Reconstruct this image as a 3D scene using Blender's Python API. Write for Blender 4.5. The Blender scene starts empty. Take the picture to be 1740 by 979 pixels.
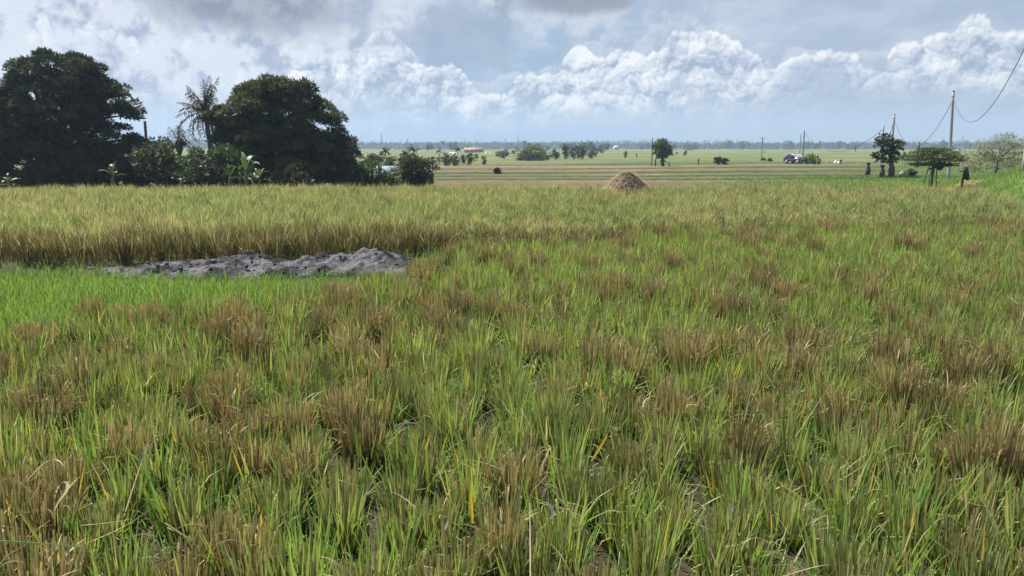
import bpy, math, random
import numpy as np

sc = bpy.context.scene
C = sc.collection
R = math.radians
PI = math.pi

# ------------------------------------------------------------------ camera, world, sun, exposure
CAM_H, F, PITCH = 1.7, 1314.0, R(10.6)
EXPO = 1.12
cam_d = bpy.data.cameras.new('camera')
cam = bpy.data.objects.new('camera', cam_d)
C.objects.link(cam)
cam.location = (0, 0, CAM_H)
cam.rotation_euler = (PI / 2 - PITCH, 0, 0)
cam_d.sensor_width = 36
cam_d.lens = 36 * F / 1740
cam_d.clip_start = 0.05
cam_d.clip_end = 20000
sc.camera = cam

sc.view_settings.view_transform = 'Standard'
sc.view_settings.look = 'None'
sc.view_settings.gamma = 1
sc.view_settings.use_curve_mapping = False
sc.view_settings.exposure = EXPO
sc.cycles.use_denoising = True
sc.cycles.max_bounces = 8
sc.cycles.transparent_max_bounces = 8
sc.cycles.volume_bounces = 1
sc.cycles.use_adaptive_sampling = False

SUN_EL, SUN_AZ = 57, -46          # azimuth measured from the view axis (+Y), negative to the left
sun_d = bpy.data.lights.new('sun', 'SUN')
sun_d.energy = 4.8
sun_d.angle = R(0.6)
sun_d.color = (1, .94, .83)
sun = bpy.data.objects.new('sun', sun_d)
C.objects.link(sun)
sun.rotation_euler = (R(90 - SUN_EL), 0, R(180 - SUN_AZ))
sun.location = (0, 0, 60)


def s2l(c):
    return c / 12.92 if c <= .04045 else ((c + .055) / 1.055) ** 2.4


def seen(r, g, b):
    """A picture value (0-255) as the radiance that shows as it at this exposure."""
    k = 2 ** -EXPO
    return (s2l(r / 255) * k, s2l(g / 255) * k, s2l(b / 255) * k)


class NT:
    """Short hand for building shader node trees."""

    def __init__(s, tree):
        s.t = tree
        s.n = tree.nodes
        s.l = tree.links

    def new(s, t, **kw):
        n = s.n.new(t)
        for k, v in kw.items():
            setattr(n, k, v)
        return n

    def put(s, sock, v):
        if v is None:
            return
        if hasattr(v, 'is_output'):
            s.l.new(v, sock)
        else:
            if isinstance(v, (tuple, list)) and len(v) == 3 and sock.type == 'RGBA':
                v = (*v, 1)
            sock.default_value = v

    def m(s, op, a, b=None, c=None, clamp=False):
        n = s.new('ShaderNodeMath', operation=op, use_clamp=clamp)
        for i, v in enumerate((a, b, c)):
            s.put(n.inputs[i], v)
        return n.outputs[0]

    def vm(s, op, a, b=None, sc_=None):
        n = s.new('ShaderNodeVectorMath', operation=op)
        s.put(n.inputs[0], a)
        if b is not None:
            s.put(n.inputs[1], b)
        if sc_ is not None:
            s.put(n.inputs['Scale'], sc_)
        return n.outputs[0]

    def xyz(s, x, y, z):
        n = s.new('ShaderNodeCombineXYZ')
        for i, v in enumerate((x, y, z)):
            s.put(n.inputs[i], v)
        return n.outputs[0]

    def step(s, lo, hi, v):
        n = s.new('ShaderNodeMapRange', interpolation_type='SMOOTHSTEP')
        s.put(n.inputs[0], v)
        s.put(n.inputs[1], lo)
        s.put(n.inputs[2], hi)
        return n.outputs[0]

    def lin(s, lo, hi, a, b, v):
        n = s.new('ShaderNodeMapRange')
        for i, q in enumerate((v, lo, hi, a, b)):
            s.put(n.inputs[i], q)
        return n.outputs[0]

    def noise(s, vec, scale, detail=4, rough=.5, dist=0, lac=2.0, dim='3D'):
        n = s.new('ShaderNodeTexNoise', noise_dimensions=dim)
        s.put(n.inputs['Vector'], vec)
        s.put(n.inputs['Scale'], scale)
        s.put(n.inputs['Detail'], detail)
        s.put(n.inputs['Roughness'], rough)
        s.put(n.inputs['Distortion'], dist)
        s.put(n.inputs['Lacunarity'], lac)
        return n

    def domes(s, vec, octaves):
        """Heaped round lumps: a sum of 1 - d^2 over cells of several sizes."""
        tot = None
        for scale, wt in octaves:
            n = s.new('ShaderNodeTexVoronoi', feature='F1', voronoi_dimensions='2D')
            s.put(n.inputs['Vector'], vec)
            s.put(n.inputs['Scale'], scale)
            s.put(n.inputs['Detail'], 0.0)
            d = n.outputs['Distance']
            h = s.m('MULTIPLY', s.m('MULTIPLY', d, d), -1.6 * wt)
            tot = h if tot is None else s.m('ADD', tot, h)
        return s.m('ADD', tot, 1.0)

    def mix(s, f, a, b):
        n = s.new('ShaderNodeMix', data_type='RGBA')
        s.put(n.inputs[0], f)
        s.put(n.inputs[6], a)
        s.put(n.inputs[7], b)
        return n.outputs[2]

    def curve(s, v, pts):
        n = s.new('ShaderNodeFloatCurve')
        c = n.mapping.curves[0]
        while len(c.points) < len(pts):
            c.points.new(.5, .5)
        for p, (x, y) in zip(c.points, pts):
            p.location = (x, y)
            p.handle_type = 'AUTO'
        n.mapping.use_clip = False
        n.mapping.update()
        s.put(n.inputs['Value'], v)
        return n.outputs[0]


def px_az(px):
    return math.degrees(math.atan((px - 870) / F / math.cos(PITCH)))


def px_el(py, px=870):
    cx, cy = (px - 870) / F, (489.5 - py) / F
    x, y, z = cx, math.cos(PITCH) + cy * math.sin(PITCH), -math.sin(PITCH) + cy * math.cos(PITCH)
    return math.degrees(math.atan2(z, math.hypot(x, y)))


def pt_azel(px, py):
    cx, cy = (px - 870) / F, (489.5 - py) / F
    x, y, z = cx, math.cos(PITCH) + cy * math.sin(PITCH), -math.sin(PITCH) + cy * math.cos(PITCH)
    return math.degrees(math.atan2(x, y)), math.degrees(math.atan2(z, math.hypot(x, y)))


def build_world():
    w = bpy.data.worlds.new('World')
    sc.world = w
    w.use_nodes = True
    w.cycles.sampling_method = 'MANUAL'
    w.cycles.sample_map_resolution = 256
    t = NT(w.node_tree)
    t.n.clear()
    out = t.new('ShaderNodeOutputWorld')
    sky = t.new('ShaderNodeTexSky', sky_type='NISHITA')
    sky.sun_disc = False
    sky.sun_elevation = R(SUN_EL)
    sky.sun_rotation = R(SUN_AZ)
    sky.air_density = 1.0
    sky.dust_density = 1.2
    sky.ozone_density = 2.0
    bsky = t.new('ShaderNodeBackground')
    t.put(bsky.inputs[0], sky.outputs[0])
    bsky.inputs[1].default_value = .07

    d = t.new('ShaderNodeTexCoord').outputs['Generated']
    sep = t.new('ShaderNodeSeparateXYZ')
    t.put(sep.inputs[0], d)
    az = t.m('MULTIPLY', t.m('ARCTAN2', sep.outputs[0], sep.outputs[1]), 57.2958)
    el = t.m('MULTIPLY', t.m('ARCSINE', sep.outputs[2]), 57.2958)
    P = t.xyz(az, el, 0.0)
    # turbulence that breaks every cloud edge
    wn = t.noise(P, .35, 4, .6, dim='2D')
    warp = t.vm('SCALE', t.vm('SUBTRACT', wn.outputs['Color'], (.5, .5, .5)), sc_=1.6)
    Pw = t.vm('ADD', P, warp)
    wn2 = t.noise(P, 1.9, 4, .65, dim='2D')
    warp2 = t.vm('SCALE', t.vm('SUBTRACT', wn2.outputs['Color'], (.5, .5, .5)), sc_=.40)
    Pf = t.vm('ADD', Pw, warp2)
    OCT = [(.26, .40), (.55, .30), (1.15, .17), (2.4, .09), (4.8, .045)]
    V0 = t.domes(Pf, OCT)
    emb = t.m('SUBTRACT', V0, t.domes(t.vm('ADD', Pf, (-.14, .22, 0)), OCT[1:] ))
    emb = t.m('ADD', emb, t.m('MULTIPLY', t.m('SUBTRACT', 1.0, t.domes(Pf, OCT[:1])), 1.0))
    emb2 = t.m('SUBTRACT', V0, t.domes(t.vm('ADD', Pf, (-.55, .85, 0)), OCT[:3]))
    fb = t.noise(P, .5, 7, .58, dim='2D').outputs[0]
    fb_s = t.noise(t.xyz(t.m('MULTIPLY', az, .35), el, 3.0), .42, 7, .6, dim='2D').outputs[0]
    big = t.noise(t.xyz(t.m('MULTIPLY', az, .5), t.m('ADD', el, 40.0), 0.0), .16, 3, .5, dim='2D').outputs[0]

    azn = t.lin(-40.0, 40.0, 0.0, 1.0, az)

    def prof(pts):
        q = []
        for px, py in pts:
            a, e = pt_azel(px, py)
            q.append(((a + 40) / 80, e / 12))
        q = [(0, q[0][1])] + q + [(1, q[-1][1])]
        return t.m('MULTIPLY', t.curve(azn, q), 12.0)

    def blob(px, py, rx, ry, soft=.9, nz=1.1, src=None):
        """An uneven patch of cloud round a direction of the sky."""
        a, e = pt_azel(px, py)
        k = 180 / PI / F
        dx = t.m('DIVIDE', t.m('SUBTRACT', az, a), rx * k)
        dy = t.m('DIVIDE', t.m('SUBTRACT', el, e), ry * k)
        r = t.m('SQRT', t.m('ADD', t.m('MULTIPLY', dx, dx), t.m('MULTIPLY', dy, dy)))
        r = t.m('ADD', r, t.m('MULTIPLY', t.m('SUBTRACT', src or fb, .5), -2 * nz))
        return t.m('SUBTRACT', 1.0, t.step(1.0 - soft * .5, 1.0 + soft * .5, r))

    # ---- layer 0: thin veil and hazy far air over the clear sky
    blue_low = seen(143, 173, 202)
    lilac = seen(168, 182, 206)
    pale = seen(196, 206, 222)
    left_k = t.step(-2.0, 14.0, az)
    base = t.mix(left_k, blue_low, lilac)
    base = t.mix(t.m('SUBTRACT', 1.0, t.step(-.5, 2.2, el)), base, t.mix(left_k, seen(146, 176, 203), seen(164, 184, 207)))
    streak = t.step(.38, .68, fb_s)
    up = t.step(3.5, 8.5, t.m('ADD', el, t.m('MULTIPLY', big, 3.0)))
    base = t.mix(t.m('MULTIPLY', streak, t.m('MULTIPLY', up, .85)), base, pale)
    base = t.mix(t.m('MULTIPLY', t.step(.45, .75, fb), .25), base, seen(190, 200, 214))

    # ---- layer 1: the mottled bright cloud of the upper left
    mott = t.m('ADD', t.m('MULTIPLY', fb, .62), t.m('MULTIPLY', V0, .38))
    ul = t.m('SUBTRACT', 1.0, t.step(-14.0, -4.0, t.m('ADD', az, t.m('MULTIPLY', t.m('SUBTRACT', fb, .5), 16.0))))
    ulh = t.step(1.2, 4.0, el)
    mcol = t.mix(t.step(.40, .58, mott), seen(160, 169, 194), seen(222, 226, 235))
    mcol = t.mix(t.m('MULTIPLY', t.step(.0, .30, t.m('ADD', emb, t.m('MULTIPLY', emb2, .5))), t.m('MULTIPLY', t.step(.40, .58, fb), .95)), mcol, seen(247, 248, 250))
    base = t.mix(t.m('MULTIPLY', ul, ulh), base, mcol)
    # bright high cloud in the middle top
    mid = blob(700, 25, 330, 46, 1.0, 1.0)
    base = t.mix(t.m('MULTIPLY', mid, .75), base, t.mix(t.step(.4, .65, mott), seen(178, 187, 206), seen(222, 226, 233)))
    # slate coloured rain cloud in the gap
    sl = blob(792, 68, 88, 56, .6, .9)
    base = t.mix(t.m('MULTIPLY', sl, .85), base, t.mix(fb_s, seen(134, 151, 180), seen(160, 174, 197)))
    # dark undersides at the top edge
    dk = blob(425, 0, 150, 46, 1.1, .9)
    base = t.mix(t.m('MULTIPLY', dk, .95), base, t.mix(t.step(.38, .66, fb), seen(116, 119, 132), seen(162, 166, 179)))
    dk2 = blob(965, 0, 100, 20, .9, .9)
    base = t.mix(t.m('MULTIPLY', dk2, .9), base, seen(138, 142, 154))

    # ---- cumulus banks
    def bank(base, top, bottom, amp, shadow, lit, bottom_soft=1.6, opac=1.0, rim_w=.9):
        T = prof(top)
        B = prof(bottom)
        D = t.m('ADD', t.m('SUBTRACT', T, el), t.m('MULTIPLY', t.m('SUBTRACT', V0, .70), amp))
        D = t.m('ADD', D, t.m('MULTIPLY', t.m('SUBTRACT', fb, .5), amp * .5))
        edge = t.step(-.03, .26, D)
        low = t.step(t.m('SUBTRACT', B, bottom_soft * .6), t.m('ADD', B, bottom_soft),
                     t.m('ADD', el, t.m('MULTIPLY', t.m('SUBTRACT', fb, .5), 2.6)))
        mask = t.m('MULTIPLY', t.m('MULTIPLY', edge, low), opac)
        rim = t.m('SUBTRACT', 1.0, t.step(0.0, rim_w, D))
        b = t.m('ADD', .48, t.m('MULTIPLY', emb, 2.1))
        b = t.m('ADD', b, t.m('MULTIPLY', emb2, .75))
        b = t.m('ADD', b, t.m('MULTIPLY', rim, .30))
        b = t.m('ADD', b, t.m('MULTIPLY', t.m('SUBTRACT', fb, .5), .9))
        b = t.m('ADD', b, t.m('MULTIPLY', t.m('SUBTRACT', big, .5), .55), None, True)
        b = t.m('MULTIPLY', b, 1.0, None, True)
        n = t.new('ShaderNodeValToRGB')
        t.put(n.inputs[0], b)
        e = n.color_ramp.elements
        e[0].position, e[0].color = .05, (*seen(*shadow), 1)
        e[1].position, e[1].color = .95, (*seen(*lit), 1)
        m_ = e.new(.45)
        m_.color = (*seen(*[(a * .5 + c * .5) for a, c in zip(shadow, lit)]), 1)
        return t.mix(mask, base, n.outputs[0])

    # far, pale bank (behind)
    base = bank(base, [(0, 150), (300, 150), (560, 140), (900, 120), (1000, 60), (1180, 34), (1300, 66), (1500, 84),
                       (1600, 50), (1740, 45)],
                [(0, 260), (500, 230), (900, 215), (1100, 205), (1400, 215), (1740, 215)], 1.4,
                (163, 177, 199), (214, 220, 229), 2.2, .62)
    base = bank(base, [(430, 190), (560, 92), (590, 80), (620, 66), (655, 48), (690, 66), (720, 120), (800, 190), (1740, 220)],
                [(0, 140), (560, 112), (700, 108), (800, 150), (1740, 160)], .9, (178, 188, 206), (246, 247, 250), 1.0, .9, .5)
    base = bank(base, [(0, 250), (420, 230), (490, 118), (520, 100), (580, 96), (640, 101), (690, 97), (735, 116), (765, 106), (800, 136),
                       (850, 158), (885, 128), (940, 118), (985, 70), (1020, 96), (1060, 68), (1100, 84), (1150, 46),
                       (1185, 40), (1225, 56), (1280, 84), (1320, 104), (1400, 82), (1450, 88), (1485, 116), (1520, 78),
                       (1560, 66), (1620, 46), (1660, 22), (1700, 50), (1740, 50)],
                [(0, 200), (480, 196), (560, 172), (640, 176), (740, 196), (800, 204), (870, 200), (1000, 204), (1200, 192), (1340, 188), (1460, 166),
                 (1600, 164), (1740, 185)], 1.35, (150, 165, 191), (255, 255, 255), 1.5, .97)
    # lilac shade under the right hand banks, and a low grey layer near the horizon
    s1 = blob(1390, 138, 52, 30, .8, .6)
    base = t.mix(t.m('MULTIPLY', s1, .75), base, seen(164, 177, 203))
    s2 = blob(1560, 180, 150, 30, .9, .7)
    base = t.mix(t.m('MULTIPLY', s2, .6), base, seen(163, 177, 203))
    lay = t.m('MULTIPLY', t.step(.42, .62, fb_s), t.m('MULTIPLY', t.step(.3, 1.3, el), t.m('SUBTRACT', 1.0, t.step(2.2, 3.4, el))))
    base = t.mix(t.m('MULTIPLY', lay, t.m('MULTIPLY', t.step(-2.0, 8.0, az), .6)), base, seen(186, 197, 210))

    # ---- high above and all round: broken cloud over the blue
    cl = t.noise(d, 2.6, 7, .58).outputs[0]
    dome = t.mix(t.step(.5, .75, cl), seen(165, 175, 195), seen(225, 229, 236))
    hi = t.step(11.0, 17.0, el)
    col = t.mix(hi, base, dome)
    cov = t.m('ADD', t.m('MULTIPLY', t.m('SUBTRACT', 1.0, hi), .93), t.m('MULTIPLY', hi, t.step(.42, .58, cl)))
    bc = t.new('ShaderNodeBackground')
    t.put(bc.inputs[0], col)
    bc.inputs[1].default_value = 1.0
    ms = t.new('ShaderNodeMixShader')
    t.put(ms.inputs[0], cov)
    t.l.new(bsky.outputs[0], ms.inputs[1])
    t.l.new(bc.outputs[0], ms.inputs[2])
    t.l.new(ms.outputs[0], out.inputs[0])


build_world()

# ------------------------------------------------------------------ helpers
rng = np.random.RandomState(7)


def pos(px, py, D):
    """The point at depth D (metres along +Y) seen at a pixel of the photograph."""
    cx, cy = (px - 870) / F, (489.5 - py) / F
    t = D / (math.cos(PITCH) + cy * math.sin(PITCH))
    return cx * t, D, CAM_H + t * (-math.sin(PITCH) + cy * math.cos(PITCH))


def gpos(px, py, z=0.0):
    cx, cy = (px - 870) / F, (489.5 - py) / F
    dz = -math.sin(PITCH) + cy * math.cos(PITCH)
    t = (z - CAM_H) / dz
    return cx * t, t * (math.cos(PITCH) + cy * math.sin(PITCH))


def hash2(ix, iy, seed):
    with np.errstate(over='ignore'):
        h = (ix.astype(np.int64) * 374761393 + iy.astype(np.int64) * 668265263 + seed * 69069 + 12345) & 0x7fffffff
        h = ((h ^ (h >> 13)) * 1274126177) & 0x7fffffff
        h = h ^ (h >> 16)
    return (h & 0xffff) / 65535.0


def noise2(x, y, seed=0):
    x = np.asarray(x, float)
    y = np.asarray(y, float)
    ix, iy = np.floor(x), np.floor(y)
    fx, fy = x - ix, y - iy
    fx = fx * fx * (3 - 2 * fx)
    fy = fy * fy * (3 - 2 * fy)
    a, b = hash2(ix, iy, seed), hash2(ix + 1, iy, seed)
    c, d = hash2(ix, iy + 1, seed), hash2(ix + 1, iy + 1, seed)
    return (a * (1 - fx) + b * fx) * (1 - fy) + (c * (1 - fx) + d * fx) * fy


def fbm(x, y, seed=0, o=4, g=.5):
    s, a, t, f = 0, 1.0, 0, 1.0
    for i in range(o):
        s = s + a * noise2(np.asarray(x) * f, np.asarray(y) * f, seed + i * 17)
        t += a
        a *= g
        f *= 2.03
    return s / t


def sstep(lo, hi, v):
    t = np.clip((np.asarray(v, float) - lo) / (hi - lo), 0, 1)
    return t * t * (3 - 2 * t)


class MB:
    """Collects geometry (quads and triangles with a colour per vertex) and links it as one mesh object."""

    def __init__(s):
        s.v, s.q, s.t, s.c, s.n = [], [], [], [], 0

    def add(s, v, q=None, t=None, c=None):
        v = np.asarray(v, np.float32).reshape(-1, 3)
        if q is not None and len(q):
            s.q.append(np.asarray(q, np.int64).reshape(-1, 4) + s.n)
        if t is not None and len(t):
            s.t.append(np.asarray(t, np.int64).reshape(-1, 3) + s.n)
        cc = np.empty((len(v), 3), np.float32)
        cc[:] = (.5, .5, .5) if c is None else c
        s.v.append(v)
        s.c.append(cc)
        s.n += len(v)
        return s

    def box(s, c0, size, rz=0, taper=1.0, col=None):
        x, y, z = [k / 2 for k in size]
        v = np.array([(-x, -y, -z), (x, -y, -z), (x, y, -z), (-x, y, -z),
                      (-x * taper, -y * taper, z), (x * taper, -y * taper, z), (x * taper, y * taper, z), (-x * taper, y * taper, z)])
        c, n = math.cos(rz), math.sin(rz)
        v = np.c_[v[:, 0] * c - v[:, 1] * n, v[:, 0] * n + v[:, 1] * c, v[:, 2]] + np.array(c0)
        return s.add(v, [(3, 2, 1, 0), (4, 5, 6, 7), (0, 1, 5, 4), (1, 2, 6, 5), (2, 3, 7, 6), (3, 0, 4, 7)], None, col)

    def tube(s, pts, rad, sides=6, col=None, cap=True):
        pts = np.asarray(pts, float)
        n = len(pts)
        rad = np.broadcast_to(np.asarray(rad, float), (n,))
        tan = np.gradient(pts, axis=0)
        tan /= np.linalg.norm(tan, axis=1)[:, None] + 1e-9
        up = np.where(np.abs(tan[:, 2:3]) > .9, np.array([[1., 0, 0]]), np.array([[0, 0, 1.]]))
        a = np.cross(tan, up)
        a /= np.linalg.norm(a, axis=1)[:, None] + 1e-9
        b = np.cross(tan, a)
        th = np.arange(sides) * 2 * PI / sides
        v = pts[:, None] + rad[:, None, None] * (a[:, None] * np.cos(th)[None, :, None] + b[:, None] * np.sin(th)[None, :, None])
        i, k = np.meshgrid(np.arange(n - 1), np.arange(sides), indexing='ij')
        k2 = (k + 1) % sides
        q = np.stack([i * sides + k, i * sides + k2, (i + 1) * sides + k2, (i + 1) * sides + k], -1).reshape(-1, 4)
        t = None
        v = v.reshape(-1, 3)
        if cap:
            v = np.vstack([v, pts[0], pts[-1]])
            m = n * sides
            t = [(m, (j + 1) % sides, j) for j in range(sides)] + [(m + 1, (n - 1) * sides + j, (n - 1) * sides + (j + 1) % sides) for j in range(sides)]
        return s.add(v, q, t, col)

    def lathe(s, prof, sides=12, at=(0, 0, 0), col=None):
        th = np.arange(sides) * 2 * PI / sides
        v = np.array([(r * math.cos(a) + at[0], r * math.sin(a) + at[1], z + at[2]) for r, z in prof for a in th])
        n = len(prof)
        q = [(i * sides + k, i * sides + (k + 1) % sides, (i + 1) * sides + (k + 1) % sides, (i + 1) * sides + k)
             for i in range(n - 1) for k in range(sides)]
        return s.add(v, q, None, col)

    def mesh(s, name, mat, smooth=False):
        me = bpy.data.meshes.new(name)
        v = np.concatenate(s.v) if s.v else np.zeros((0, 3), np.float32)
        q = np.concatenate(s.q) if s.q else np.zeros((0, 4), np.int64)
        t = np.concatenate(s.t) if s.t else np.zeros((0, 3), np.int64)
        loops = np.concatenate([q.ravel(), t.ravel()]).astype(np.int32)
        tot = np.concatenate([np.full(len(q), 4), np.full(len(t), 3)]).astype(np.int32)
        st = np.concatenate([[0], np.cumsum(tot)[:-1]]).astype(np.int32) if len(tot) else np.zeros(0, np.int32)
        me.vertices.add(len(v))
        me.vertices.foreach_set('co', v.ravel())
        me.loops.add(len(loops))
        me.loops.foreach_set('vertex_index', loops)
        me.polygons.add(len(tot))
        me.polygons.foreach_set('loop_start', st)
        me.polygons.foreach_set('loop_total', tot)
        if smooth:
            me.polygons.foreach_set('use_smooth', np.ones(len(tot), bool))
        at = me.attributes.new('Col', 'FLOAT_COLOR', 'POINT')
        c = np.concatenate(s.c) if s.c else np.zeros((0, 3), np.float32)
        at.data.foreach_set('color', np.c_[c, np.ones(len(c), np.float32)].astype(np.float32).ravel())
        me.update(calc_edges=True)
        me.validate()
        me.materials.append(mat)
        return me

    def build(s, name, mat, parent=None, smooth=False):
        o = bpy.data.objects.new(name, s.mesh(name, mat, smooth))
        C.objects.link(o)
        if parent:
            o.parent = parent
        return o


def tag(o, label=None, cat=None, group=None, kind=None):
    for k, v in (('label', label), ('category', cat), ('group', group), ('kind', kind)):
        if v:
            o[k] = v
    return o


def thing(name, loc, label, cat, group=None, rz=0):
    o = bpy.data.objects.new(name, None)
    o.empty_display_size = .2
    C.objects.link(o)
    o.location = loc
    o.rotation_euler = (0, 0, rz)
    return tag(o, label, cat, group)


def copy_tree(o, parent=None):
    kids = list(o.children)
    c = o.copy()
    C.objects.link(c)
    c.parent = parent
    for k in kids:
        copy_tree(k, c)
    return c


# ------------------------------------------------------------------ materials
def material(name):
    m = bpy.data.materials.new(name)
    m.use_nodes = True
    t = NT(m.node_tree)
    t.n.clear()
    return m, t, t.new('ShaderNodeOutputMaterial')


def leaf_mat(name, trans=.35, gloss=.06, rough=.5, tint=(1.25, 1.2, .55)):
    m, t, out = material(name)
    a = t.new('ShaderNodeAttribute', attribute_name='Col').outputs['Color']
    dif = t.new('ShaderNodeBsdfDiffuse')
    t.put(dif.inputs[0], a)
    tr = t.new('ShaderNodeBsdfTranslucent')
    t.put(tr.inputs[0], t.vm('MULTIPLY', a, tint))
    mx = t.new('ShaderNodeMixShader')
    mx.inputs[0].default_value = trans
    t.l.new(dif.outputs[0], mx.inputs[1])
    t.l.new(tr.outputs[0], mx.inputs[2])
    gl = t.new('ShaderNodeBsdfAnisotropic')
    gl.inputs['Roughness'].default_value = rough
    t.put(gl.inputs[0], (.8, .85, .9))
    m2 = t.new('ShaderNodeMixShader')
    m2.inputs[0].default_value = gloss
    t.l.new(mx.outputs[0], m2.inputs[1])
    t.l.new(gl.outputs[0], m2.inputs[2])
    t.l.new(m2.outputs[0], out.inputs[0])
    return m


def solid_mat(name, rough=.8, use_attr=True, col=(.3, .3, .3), nscale=4, namp=.5, bump=0, bscale=20, spec=.3, metal=0, stretch=(1, 1, 1)):
    """Base colour (the vertex colour or one colour) broken up by noise."""
    m, t, out = material(name)
    p = t.new('ShaderNodeBsdfPrincipled')
    c = t.new('ShaderNodeAttribute', attribute_name='Col').outputs['Color'] if use_attr else (*col, 1)
    co = t.vm('MULTIPLY', t.new('ShaderNodeTexCoord').outputs['Object'], stretch)
    n = t.noise(co, nscale, 6, .6).outputs[0]
    k = t.lin(.25, .75, 1 - namp, 1 + namp, n)
    mx = t.new('ShaderNodeMix', data_type='RGBA', blend_type='MULTIPLY')
    mx.inputs[0].default_value = 1
    t.put(mx.inputs[6], c)
    t.put(mx.inputs[7], k)
    t.put(p.inputs['Base Color'], mx.outputs[2])
    p.inputs['Roughness'].default_value = rough
    p.inputs['Specular IOR Level'].default_value = spec
    p.inputs['Metallic'].default_value = metal
    if bump:
        b = t.new('ShaderNodeBump')
        b.inputs['Strength'].default_value = bump
        b.inputs['Distance'].default_value = .05
        t.put(b.inputs['Height'], t.noise(co, bscale, 6, .6).outputs[0])
        t.l.new(b.outputs[0], p.inputs['Normal'])
    t.l.new(p.outputs[0], out.inputs[0])
    return m


M_BLADE = leaf_mat('rice_blade', .45, .022, tint=(1.2, 1.2, .65))
M_CROP = leaf_mat('ripe_rice', .5, .03, tint=(1.15, 1.15, .9))
M_STRAW = leaf_mat('dry_straw', .27, .02, tint=(1.12, 1.04, .82))
M_LEAF = leaf_mat('broad_leaf', .22, .03, .5)
M_FAR = leaf_mat('far_leaf', .2, .03, .6)
M_BANANA = leaf_mat('banana_leaf', .22, .05, .5)
M_BARK = solid_mat('bark', .9, True, namp=.4, nscale=6, bump=.6, bscale=14, stretch=(1, 1, .3))
M_WOOD = solid_mat('weathered_wood', .85, True, namp=.4, nscale=9, bump=.4, bscale=30, stretch=(1, 1, .15))
M_GROUND = solid_mat('ground_cover', .95, True, namp=.45, nscale=1.3, bump=.6, bscale=5, spec=.1)
M_ASH = solid_mat('ash', .95, True, namp=.45, nscale=5, bump=.9, bscale=16, spec=.1)
M_POLE = solid_mat('painted_pole', .6, True, namp=.25, nscale=7, stretch=(1, 1, .3))
M_WIRE = solid_mat('wire', .6, False, (.06, .06, .065), namp=.1)
M_PAINT = solid_mat('paint', .45, True, namp=.15, nscale=3, spec=.4)
M_ROOF = solid_mat('roof', .85, True, namp=.25, nscale=2, stretch=(6, .4, 1))
M_WALL = solid_mat('plaster', .9, True, namp=.2, nscale=2)
M_CARPAINT = solid_mat('car_paint', .25, True, namp=.08, nscale=2, spec=.6)
M_GLASS = solid_mat('window_glass', .08, True, namp=.05, spec=.8)

# ------------------------------------------------------------------ the lie of the land
ZP_D = np.array([0, 24.6, 25.8, 50, 80, 120, 180, 250, 500, 900, 1500, 7000])
ZP_Z = np.array([0, 0, -.85, -1.0, -1.25, -1.55, -1.9, -2.3, -3.4, -5.4, -7.0, -8.0])
VERGE = np.array([[10.0, 13.5], [11.3, 17.0], [14.1, 24.0], [20.0, 39.0]])   # right hand border of the rice
BUNDS = [(60, .02), (68, -.015), (79, .02), (97, -.02), (122, .02)]


def verge_sd(x, y):
    """Metres to the right of the border of the field."""
    return (x - np.interp(y, VERGE[:, 1], VERGE[:, 0], left=10.0, right=400)) * .93


def verge_x(y):
    return np.interp(y, [0, 13.5, 17, 24, 32, 45, 60, 80, 100, 130], [9.2, 10, 11.3, 14.1, 18.2, 26, 33.5, 40, 46, 56])


def ground_z(x, y):
    x = np.asarray(x, float)
    y = np.asarray(y, float)
    yy = y + (fbm(x * .12, y * .02, 5, 3) - .5) * 1.2 * ((y > 22) & (y < 30))
    z = np.interp(yy, ZP_D, ZP_Z)
    far = sstep(27, 50, y)
    z = z + far * (fbm(x * .02, y * .02, 3, 3) - .5) * .5 * np.clip(y / 120, .5, 6)
    for D, k in BUNDS:
        w = (y - D - k * x - 4.5 * (fbm(x * .06, 0 * y + D, 11, 4) - .5)) / .55
        z = z + .14 * np.exp(-w * w)
    # the grassy road verge on the right
    s = x - verge_x(y)
    zv = np.interp(y, [0, 12, 17, 30, 38, 45, 60, 90, 140], [.3, .25, .3, .62, .3, -.1, -.8, -1.2, -1.6])
    wdt = np.interp(y, [0, 30, 60, 120], [1.6, 2.6, 4, 6])
    k = sstep(-.1, 1, s / wdt) * (1 - sstep(100, 150, y))
    z = z * (1 - k) + zv * k + k * (fbm(x * .4, y * .3, 21, 3) - .5) * .12
    z = z + (fbm(x * 1.7, y * 1.7, 31, 3) - .5) * .05 * (y < 26)
    return z


def gz(x, y):
    return float(ground_z(np.array([x]), np.array([y]))[0])


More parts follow.
